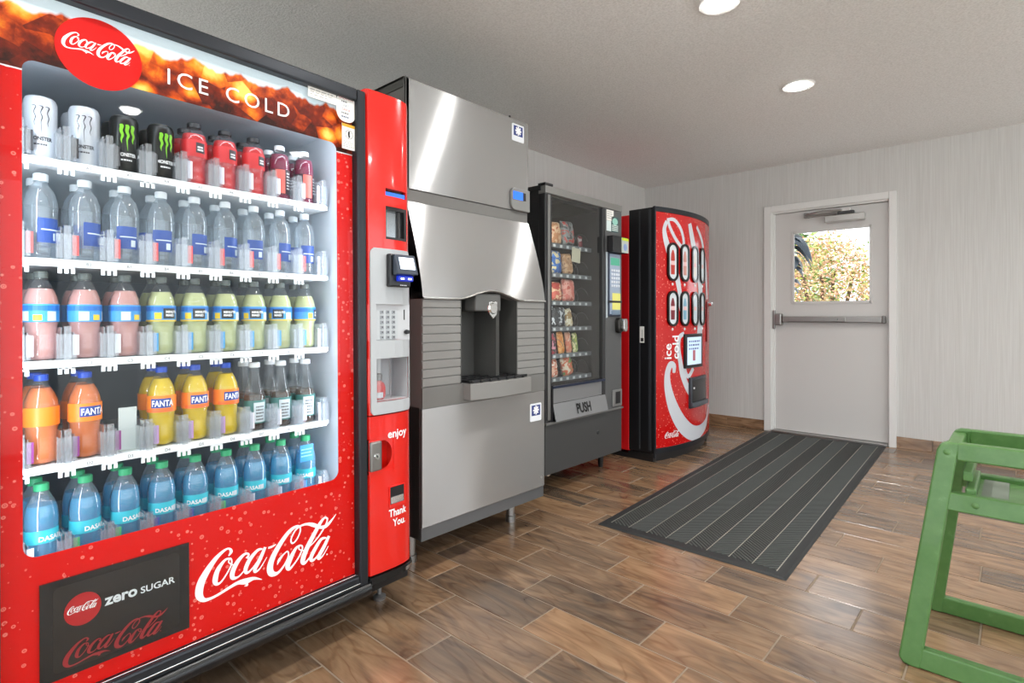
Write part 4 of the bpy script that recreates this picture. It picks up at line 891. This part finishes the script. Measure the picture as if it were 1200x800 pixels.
# control door items
k = MB().box(.650, .735, -.003, 0, 1.705, 1.776).build('paper_notice', STK, V3); lines(.655, .73, 1.760, 4, .014, .006, -.0034).build('notice_print', mat('faint_print', s(170, 168, 165), .6), k)
k = MB().box(.650, .705, -.0025, 0, 1.635, 1.703).build('price_notice', mat('notice_aqua', s(216, 230, 228), .5), V3)
k = MB().box(.708, .795, -.003, 0, 1.632, 1.738).build('green_sticker', mat('notice_dark', s(64, 92, 92), .5), V3)
MB().prism(ellipse(.752, 1.705, .034, .024, 20), -.0036, -.003).build('sticker_oval', mat('notice_mint', s(150, 205, 190), .5), k)
for i in range(4): MB().box(.714, .790, -.0036, -.003, 1.642 + i * .011, 1.648 + i * .011).build('sticker_line', mat('notice_pale', s(210, 220, 214), .5), k)
bv = MB().box(.655, .838, -.05, .0, 1.49, 1.60).build('bill_reader', BLACK, V3, bevel=.004)
MB().box(.755, .840, -.056, -.05, 1.492, 1.592).build('reader_label', mat('reader_lime', s(176, 184, 176), .5), bv)
MB().box(.755, .840, -.0565, -.056, 1.574, 1.592).build('reader_band', mat('lime_print', s(196, 214, 40), .5), bv)
MB().prism(ellipse(.797, 1.53, .022, .025, 20), -.0566, -.056).build('reader_icon', mat('icon_blue', s(130, 150, 196), .5), bv)
kp3 = MB().box(.662, .808, -.012, 0, 1.06, 1.488).build('keypad_panel', mat('keypad_navy', s(40, 50, 70), .4), V3, bevel=.004)
MB().box(.672, .800, -.014, -.012, 1.075, 1.48).build('keypad_face', mat('keypad_pale', s(150, 164, 184), .35), kp3)
MB().box(.680, .790, -.016, -.014, 1.405, 1.455).build('price_display', mat('price_green', s(60, 110, 100), .3, emit=.4, ecol=s(60, 190, 140)), kp3)
MB().box(.642, .660, -.004, 0, 1.05, 1.49).build('pale_strip', mat('strip_pale', s(176, 186, 192), .4), V3)
kme = MB().box(-.009, .009, -.004, 0, -.008, .008).mesh('key')
for i in range(5):
    for j in range(4): obj('key', kme, mat('key_white', s(215, 220, 228), .4), kp3, 0, (.695 + j * .028, -.014, 1.37 - i * .026))
for z in (1.165, 1.105): MB().box(.700, .800, -.016, -.013, z, z + .052).build('yellow_sticker', mat('sticker_yellow', s(226, 222, 120), .5), kp3)
MB().box(.655, .82, -.017, -.013, 1.152, 1.166).build('sticker_bar', BLACK, kp3)
MB().box(.690, .790, -.02, -.013, 1.07, 1.10).build('coin_bezel', mat('coin_bezel', s(130, 150, 170), .3, .6), kp3, bevel=.003)
lk3 = MB().prism(rrect(.755, .815, .945, 1.05, .03), -.03, 0).build('lock_handle', mat('lock_dark', s(58, 56, 54), .35, .7), V3, bevel=.004)
MB().prism(rrect(.785, .835, .955, 1.045, .024), -.055, -.03).build('lock_cap', mat('plate_silver', s(196, 196, 194), 0.25, 0.9), lk3, bevel=.004)
cr3 = MB().box(.715, .830, -.012, 0, .447, .560).build('coin_return', mat('coin_frame', s(150, 150, 148), .35, .7), V3, bevel=.004)
MB().box(.745, .805, -.0125, -.011, .465, .545).build('coin_recess', BLACK, cr3)
# shelves, coils and snacks
MB().box(.052, .060, .03, .05, .66, 1.75).build('lamp_tube', LED, V3)
area(V3, (.064, .045, 1.2), (1, .8, 0), .015, 1.05, 2.0, (1, .97, .92), 'snack_lamp')
SZ3 = [1.52, 1.335, 1.16, .998, .828, .682]
for z in SZ3:
    sh = MB().box(.05, .614, .10, .66, z - .018, z - .008).build('shelf', mat('tray_grey', s(84, 86, 88), .5), V3)
    MB().box(.05, .614, .095, .10, z - .03, z - .002).build('price_rail', mat('rail_grey', s(120, 124, 128), .45, .4), sh)
    for j in range(8):
        MB().box(.062 + j * .068, .085 + j * .068, .0935, .095, z - .026, z - .010).build('price_tag', mat('price_white', s(214, 218, 220), .5), sh)
    for j in range(4):
        pts = [(.125 + j * .135 + .045 * math.cos(a), .10 + a * .013, z + .042 + .045 * math.sin(a)) for a in [i * pi / 8 for i in range(16 * 5)]]
        MB().tube(pts, .0018, 4).build('coil', mat('coil_steel', s(120, 122, 124), .35, .9), sh)
def pillow(wd, ht, th, m, seed=0, bands=()):
    rd = random.Random(seed); nx, nz = 10, 12; mb = MB()
    for side in (-1, 1):
        o = len(mb.v)
        for i in range(nx + 1):
            for j in range(nz + 1):
                a, b = i / nx * 2 - 1, j / nz * 2 - 1
                t = max(0, (1 - a ** 4) * (1 - b ** 6)) ** .6
                wob = rd.uniform(-.004, .004) * t
                mb.v.append((a * wd / 2 * (1 - .06 * abs(b) ** 3), side * th / 2 * t + wob, (b + 1) / 2 * ht))
        for i in range(nx):
            for j in range(nz):
                q = o + i * (nz + 1) + j; mb.f.append((q, q + nz + 1, q + nz + 2, q + 1))
    return mb
def m_bag(name, c1, c2, c3, seed):
    m = mat(name, s(c1), 0.35); v = coords(m, 'Object', (1, 1, 1)); tc = N(m, 'ShaderNodeTexCoord')
    mp = N(m, 'ShaderNodeMapping'); mp.inputs['Location'].default_value = (seed * 3.1, seed * 1.7, seed * 2.3); L(m, tc.outputs['Object'], mp.inputs[0])
    n = noise(m, mp.outputs[0], 22, 2, .5, .6)
    L(m, ramp(m, n, [(0.0, s(c1)), (0.46, s(c2)), (0.58, s(c3))], 'CONSTANT'), P(m).inputs['Base Color']); return m
SNK = [(0, .125, .10, .145, ('#c88a5c', '#e8c09a', '#b4552c'), 'brown and cream snack bag'), (0, .255, .125, .165, ('#46484a', '#8e9492', '#c25048'), 'grey snack bag with red foot'), (0, .49, .07, .10, ('#7a2230', '#9a2c3a', '#d8c8c8'), 'small dark red packet with white band'),
       (1, .12, .115, .15, ('#2a5ea8', '#3a78c8', '#e8d8a8'), 'blue crisp bag'), (1, .25, .10, .14, ('#c89a72', '#e0b890', '#b08060'), 'tan snack bag'),
       (2, .12, .115, .125, ('#d86a5a', '#f0c8a0', '#c04438'), 'salmon red snack bag'), (2, .255, .12, .15, ('#d87a6e', '#e8a898', '#c85848'), 'tall pink and red snack bag'),
       (3, .14, .15, .135, ('#202226', '#34363c', '#c8ccd0'), 'black snack bag with white streaks'), (3, .27, .075, .12, ('#d8c8a0', '#f0e8d0', '#a88858'), 'narrow cream snack bag'),
       (4, .10, .06, .135, ('#c04a58', '#48383c', '#e8a0b0'), 'dark pink candy packet'), (4, .185, .06, .14, ('#e08a38', '#f0b068', '#c86a28'), 'orange candy packet'), (4, .265, .055, .135, ('#e0a080', '#d87858', '#f0d0b8'), 'peach candy packet'), (4, .335, .05, .13, ('#d0c868', '#88a050', '#f0e8b0'), 'yellow green candy packet'),
       (5, .105, .08, .115, ('#e0b098', '#d06848', '#f0e0d0'), 'peach and white biscuit packet'), (5, .26, .10, .13, ('#e8d8c0', '#d87050', '#70a060'), 'leaning packet in red, white and green')]
for i, (r_, x, wd, ht, cs, nm) in enumerate(SNK):
    o = pillow(wd, ht, .055 if wd > .09 else .03, None, i).build('snack_bag' if wd > .09 else 'snack_packet', m_bag('bag_%d' % i, *cs, i), smooth=60)
    ln = {14: -14, 4: -6, 8: -8}.get(i, (i * 37 % 9) - 4)
    yy = .125 if nm.find('small dark') < 0 else .18
    o.matrix_world = M3 @ Matrix.Translation((x + .135, yy, SZ3[r_] - .006)) @ Matrix.Rotation(R(ln), 4, 'Y') @ Matrix.Rotation(R(-6), 4, 'X')
    tag(o, '%s on the %s shelf of the snack machine' % (nm, ['top', 'second', 'third', 'fourth', 'fifth', 'lowest'][r_]), 'snack', 'snacks in the snack machine')
o = MB().box(-.045, .045, 0, .002, 0, .09).box(-.03, .0, -.0004, 0, .0, .012).build('paper_note', mat('note_cream', s(206, 200, 176), .6)); o.matrix_world = M3 @ Matrix.Translation((.335, .022, 1.40)) @ Matrix.Rotation(R(4), 4, 'Y')
tag(o, 'cream paper note stuck inside the snack machine glass', 'note')

# ================================================================== red can machine with bowed front
V4 = tag(empty('soda_vending_machine', (-1.94, 3.65, 0), (0, 0, pi / 2)), 'red soda vending machine with bowed front and oval selection buttons near the door', 'vending machine')
W4 = .935; SAG = .085; RAD = (W4 * W4 / 4 + SAG * SAG) / (2 * SAG)
def bow(x): return -(math.sqrt(RAD * RAD - (x - W4 / 2) ** 2) - (RAD - SAG))
def arcpts(x0, x1, off=0, n=24): return [(x0 + (x1 - x0) * i / n, bow(x0 + (x1 - x0) * i / n) + off) for i in range(n + 1)]
def onb(off=.001): return lambda x, z, e=0: (x, bow(min(max(x, 0), W4)) - off - e, z)
MB().box(0, W4, .215, .86, .03, 1.82).build('cabinet', mat('cabinet_red', s(214, 20, 26), .35), V4, bevel=.006)
MB().box(0, W4, .0, .215, .06, 1.855).build('door_side', BLACK, V4, bevel=.004)
MB().box(.0, W4, .015, .86, .0, .055).build('plinth', BLACK, V4)
MB().box(-.006, .0, .03, .05, .08, 1.84).box(-.004, .0, .12, .13, .08, 1.84).build('side_rib', mat('rib_black', s(52, 54, 58), .3), V4)
MB().box(-.006, .012, -.004, .012, .03, 1.86).build('corner_trim', FRM, V4, bevel=.002)
MB().prism(arcpts(.005, W4 - .005, 0) + [(W4 - .005, .02), (.005, .02)], .10, 1.822, 'z').build('front_panel', m_red('red_wet_print', s(194, 12, 12), True, 0.12, 0.0, 0.7), V4, smooth=30)
MB().prism(arcpts(0, W4, -.006) + [(W4, .02), (0, .02)], 1.822, 1.858, 'z').build('top_rim', FRM, V4, smooth=30)
MB().prism(arcpts(0, W4, -.006) + [(W4, .02), (0, .02)], .062, .10, 'z').build('bottom_rim', FRM, V4, smooth=30)
MB().prism(arcpts(.01, W4 - .01, .03) + [(W4 - .01, .06), (.01, .06)], .0, .06, 'z').build('kick_plate', BLACK, V4, smooth=30)
MB().prism([(W4 - .02, -.004 + bow(W4 - .02)), (W4, -.006), (W4, .02), (W4 - .02, .02)], .1, 1.822, 'z').build('end_trim', CHROME, V4)
SILV = mat('silver_print', s(206, 208, 214), 0.25)
sw = MB()
def cv(*p): return [(y - 3.65, z, wd) for y, z, wd in p]
S4 = [cv((3.835, .640, .03), (3.835, .690, .045), (3.795, .700, .05), (3.765, .63, .055), (3.775, .52, .075), (3.83, .38, .105), (3.93, .25, .125), (4.07, .165, .12), (4.23, .15, .10), (4.42, .20, .07), (4.55, .32, .05)),
      cv((3.96, .93, .03), (3.90, .90, .04), (3.885, .82, .05), (3.91, .72, .05), (3.94, .62, .06), (4.02, .50, .06), (4.12, .42, .05)),
      cv((4.10, .66, .04), (4.02, .60, .035), (3.97, .66, .035), (4.00, .72, .035), (4.08, .68, .03)),
      cv((3.76, 1.76, .03), (3.735, 1.70, .035), (3.75, 1.62, .05), (3.80, 1.50, .06), (3.86, 1.38, .06), (3.90, 1.25, .05), (3.92, 1.12, .045), (3.96, 1.02, .03)),
      cv((3.76, 1.77, .02), (3.84, 1.775, .028), (3.92, 1.71, .03), (3.955, 1.62, .03), (3.925, 1.585, .03), (3.85, 1.64, .03), (3.79, 1.72, .028), (3.775, 1.765, .02)),
      cv((4.04, 1.77, .05), (4.08, 1.66, .07), (4.15, 1.50, .08), (4.22, 1.36, .09), (4.25, 1.2, .10), (4.24, 1.0, .11), (4.2, .8, .12)),
      cv((4.16, 1.76, .03), (4.26, 1.68, .04), (4.33, 1.58, .05), (4.40, 1.44, .07), (4.46, 1.2, .08))]
for i, st in enumerate(S4): ribbon(sw, st, lambda x, z, i=i: onb(.0012 + i * .0001)(x, z), 8)
sw.build('script_swirl', SILV, V4)
logo(.092, .163, .155, 0, fn=onb(.002)).build('script_lettering', WPRINT, V4)
text('ice', .105, .155, .74, 0, bold=.0015, rot=pi / 2, fn=onb(.002)).build('side_lettering', WPRINT, V4)
text('cold', .105, .240, .74, 0, bold=.0015, rot=pi / 2, fn=onb(.002)).build('side_lettering', WPRINT, V4)
PICS = [['#b83a30', '#c88a80', '#d8d0c8', '#d0d8dc'], ['#7a2430', '#7aa8c0', '#c8d4dc', '#d0d8dc']]
for r_, (z0, z1) in enumerate(((1.32, 1.605), (.985, 1.25))):
    for j, xc in enumerate((.165, .312, .470, .625)):
        h = .058
        def mp(pts, o): return [onb(o)(x, z) for x, z in pts]
        outer = rrect(xc - h, xc + h, z0, z1, .057, 8); inner = rrect(xc - h + .016, xc + h - .016, z0 + .016, z1 - .016, .041, 8)
        n = len(outer); mb = MB(); mb.add(mp(outer, .002) + mp(outer, .014) + mp(inner, .014) + mp(inner, .004), [(a * n + i, a * n + (i + 1) % n, (a + 1) * n + (i + 1) % n, (a + 1) * n + i) for a in range(3) for i in range(n)])
        b = mb.build('selection_button', BLACKG, V4, smooth=40); b['label'] = 'oval selection button with a drink picture'
        MB().add(mp(inner, .006), [tuple(range(n))]).build('button_face', mat('button_pale', s(216, 222, 226), .2), b)
        pic = [(xc - .020, z0 + .05), (xc + .020, z0 + .05), (xc + .022, z0 + .12), (xc + .016, z0 + .14), (xc + .022, z0 + .16), (xc + .018, z1 - .085), (xc + .007, z1 - .055), (xc - .007, z1 - .055), (xc - .018, z1 - .085), (xc - .022, z0 + .16), (xc - .016, z0 + .14), (xc - .022, z0 + .12)]
        pc = MB().add(mp(pic, .0075), [tuple(range(12))]).build('bottle_picture', mat('pic_' + PICS[r_][j], s(PICS[r_][j]), .3), b)
        MB().add(mp([(xc - .021, z0 + .12), (xc + .021, z0 + .12), (xc + .017, z0 + .15), (xc - .017, z0 + .15)], .008), [(0, 1, 2, 3)]).build('picture_label', mat('pic_label', s(232, 190, 190), .4), pc)
        MB().lathe([(0, -.006), (.009, -.005), (.011, 0)], 12, (xc + .004, bow(xc) - .001, z0 - .022), 'y').build('status_light', mat('status_white', s(240, 240, 240), .3), b)
# display, vend port, lock
q = lambda x0, x1, z0, z1, o0, o1, m, nm, par, bev=.003: MB().prism(arcpts(x0, x1, -o1, 8) + arcpts(x0, x1, -o0, 8)[::-1], z0, z1, 'z').build(nm, m, par, smooth=30, bevel=bev)
ds = q(.300, .590, .665, .925, .0, .02, BLACK, 'price_screen', V4); q(.322, .555, .69, .90, .02, .0215, mat('screen_pale', s(186, 205, 224), .2, emit=.5, ecol=s(186, 210, 235)), 'screen_face', ds, 0)
lines(.34, .53, .862, 3, .028, .012, 0, onb(.023)).build('screen_print', mat('screen_blue', s(90, 110, 160), .5), ds)
q(.40, .44, .72, .80, .0216, .0225, mat('screen_red', s(190, 110, 120), .4), 'screen_picture', ds, 0)
vp = q(.372, .680, .355, .590, .0, .022, mat('port_grey', s(44, 50, 58), .3), 'vend_port', V4); q(.395, .66, .40, .57, .022, .0225, BLACKG, 'port_opening', vp, 0)
q(.372, .680, .365, .40, .022, .04, mat('port_lip', s(84, 92, 100), .3, .5), 'port_lip', vp)
q(.41, .43, .50, .515, .0226, .0232, WPRINT, 'port_mark', vp, 0)
q(.77, .80, .85, 1.18, .0, .012, mat('lock_bar', s(120, 60, 60), .3), 'lock_plate', V4)
MB().lathe([(0, -.045), (.018, -.045), (.02, 0), (0, 0)], 14, (.80, bow(.8), 1.16), 'y').build('lock_handle', CHROME, V4, smooth=40)
sp = MB().box(-.0072, -.004, .085, .120, .865, .985).build('side_notice', STK, V4)
MB().box(-.0076, -.0072, .09, .112, .875, .90).box(-.0076, -.0072, .1, .102, .90, .96).build('notice_mark', KPRINT, sp)

# ================================================================== door mat
MATB = mat('rubber_black', s(36, 38, 38), 0.6); MATR = mat('rubber_rib', s(76, 79, 77), 0.65); MATL = mat('rubber_line', s(150, 146, 136), 0.7)
mt = tag(empty('door_mat', (-1.2, 3.85, 0)), 'black rubber door mat with chevron ribs lying in front of the door', 'mat')
CN = [(-1.580, 2.371), (-.686, 2.374), (-.785, 5.335), (-1.715, 5.290)]
def bil(u, v, z):
    a, b, c, d_ = CN; x = (1 - u) * (1 - v) * a[0] + u * (1 - v) * b[0] + u * v * c[0] + (1 - u) * v * d_[0]; y = (1 - u) * (1 - v) * a[1] + u * (1 - v) * b[1] + u * v * c[1] + (1 - u) * v * d_[1]
    return (x + 1.2, y - 3.85, z)
MB().add([bil(0, 0, .001), bil(1, 0, .001), bil(1, 1, .001), bil(0, 1, .001), bil(.012, .004, .008), bil(.988, .004, .008), bil(.988, .996, .008), bil(.012, .996, .008)], [(0, 1, 2, 3), (4, 5, 6, 7), (0, 1, 5, 4), (1, 2, 6, 5), (2, 3, 7, 6), (3, 0, 4, 7)]).build('mat_base', MATB, mt)
rb = MB(); Wm, Lm = .91, 2.95; NL = 8; U0, U1 = .055, .945; V0, V1_ = .018, .985
for l_ in range(NL):
    a, b = U0 + (U1 - U0) * l_ / NL + .004, U0 + (U1 - U0) * (l_ + 1) / NL - .004
    sl = (.085 if l_ % 2 else -.085) / Lm; step = .022 / Lm; v = V0 - abs(sl) / 2 + .001
    while v < V1_ + abs(sl) / 2:
        t = .0095 / Lm; ta, tb = (V0 - v + sl / 2) / sl, (V1_ - t - v + sl / 2) / sl
        t0, t1 = max(0, min(ta, tb)), min(1, max(ta, tb))
        if t1 - t0 < .03: v += step; continue
        q_ = [(a + (b - a) * t0, v - sl / 2 + sl * t0), (a + (b - a) * t1, v - sl / 2 + sl * t1), (a + (b - a) * t1, v - sl / 2 + sl * t1 + t), (a + (b - a) * t0, v - sl / 2 + sl * t0 + t)]
        rb.add([bil(x, y, .0075) for x, y in q_] + [bil(x, y, .0108) for x, y in q_], [(4, 5, 6, 7), (0, 1, 5, 4), (1, 2, 6, 5), (2, 3, 7, 6), (3, 0, 4, 7)]); v += step
stuff(rb.build('chevron_ribs', MATR, mt))
for l_ in range(NL + 1):
    u = U0 + (U1 - U0) * l_ / NL
    MB().add([bil(u - .0025, V0, .0082), bil(u + .0025, V0, .0082), bil(u + .0025, V1_, .0082), bil(u - .0025, V1_, .0082)], [(0, 1, 2, 3)]).build('lane_line', MATL, mt)

# ================================================================== green high chair
def m_green():
    m = mat('green_paint', s(70, 130, 56), 0.42, coat=0.25)
    n = noise(m, coords(m, 'Object'), 26, 4, .6); n2 = noise(m, coords(m, 'Object'), 5, 2)
    c = ramp(m, n, [(0.3, s(70, 112, 54)), (0.62, s(80, 122, 63)), (0.78, s(102, 144, 88))])
    L(m, c, P(m).inputs['Base Color']); bump(m, n, .15, .003); return m
GREEN = m_green()
hc_ = tag(empty('high_chair', (0.0, 2.27, 0)), 'green painted wooden high chair cut by the right edge of the picture', 'high chair')
ZT = .680; LEAN = .085 / ZT; TH = .034
# side frames: outline in x,z (trapezoid), posts lean towards the middle
def lx(z, inner=0): return -.272 + .128 * z + inner
for sd_, yb_ in ((1, -.216), (-1, .262)):
    def sh(x, y, z, sd_=sd_, yb_=yb_): return (x + (.016 if sd_ < 0 else 0), yb_ + sd_ * (y + LEAN * z), z)
    pl_ = [(-.245, 0), (lx(0, .055), 0), (lx(ZT - .05, .055), ZT - .05), (lx(ZT - .05, .062), ZT), (-.160, ZT), (-.176, ZT - .008), (-.185, ZT - .026), (-.272, .018), (-.262, .004)]
    MB().prism(pl_, 0, TH).xf(sh).build('post', GREEN, hc_, bevel=.006, seg=3)
    MB().prism([(.48 - x, z) for x, z in pl_], 0, TH).xf(sh).build('post', GREEN, hc_, bevel=.006, seg=3)
    MB().prism([(lx(ZT - .05, .055), ZT - .052), (.485 + .0 - lx(ZT - .05, .055), ZT - .052), (.485 - lx(ZT - .05, .055), ZT), (lx(ZT - .05, .055), ZT)], .001, TH - .001).xf(sh).build('arm_rail', GREEN, hc_, bevel=.005, seg=3)
    MB().prism([(lx(.49, .05), .478), (.48 - lx(.49, .05), .478), (.48 - lx(.54, .05), .532), (lx(.54, .05), .532)], .002, TH - .002).xf(sh).build('seat_rail', GREEN, hc_, bevel=.005, seg=3)
    MB().prism([(lx(0, .05), .002), (.48 - lx(0, .05), .002), (.48 - lx(.06, .05), .060), (lx(.06, .05), .060)], .0015, TH - .0015).xf(sh).build('foot_rail', GREEN, hc_, bevel=.005, seg=3)
    for (x, z) in ((-.160, .650), (-.092, .506)):
        MB().lathe([(0, -.003), (.006, -.002), (.009, 0)], 12, (x, 0, z), 'y').xf(sh).build('screw_cap', GREEN, hc_, smooth=60)
w_at = lambda z: (-.216 + TH + LEAN * z, .262 - TH - LEAN * z)
def cross(name, x0, x1, z0, z1, m=GREEN, e=.004):
    a, b = w_at((z0 + z1) / 2); return MB().box(x0, x1, a - e, b + e, z0, z1).build(name, m, hc_, bevel=.005, seg=3)
cross('front_rail', -.165, -.128, .628, .668); cross('seat_board', -.10, .36, .500, .516); cross('seat_lip', -.118, -.092, .510, .545)
cross('back_rail', .36, .39, .56, .67); cross('front_foot_rail', -.19, -.16, .10, .15) if False else None
cross('back_foot_rail', .62 - .05, .66 - .05, .16, .2)
cross('front_strut', -.125, -.10, .565, .595)
sb = w_at(.52)
st_ = MB().box(-.082, -.02, sb[0] + .01, sb[1] - .01, .5165, .5195).build('strap', mat('strap_grey', s(112, 120, 108), .7), hc_); part_label(st_, 'grey safety strap across the seat')
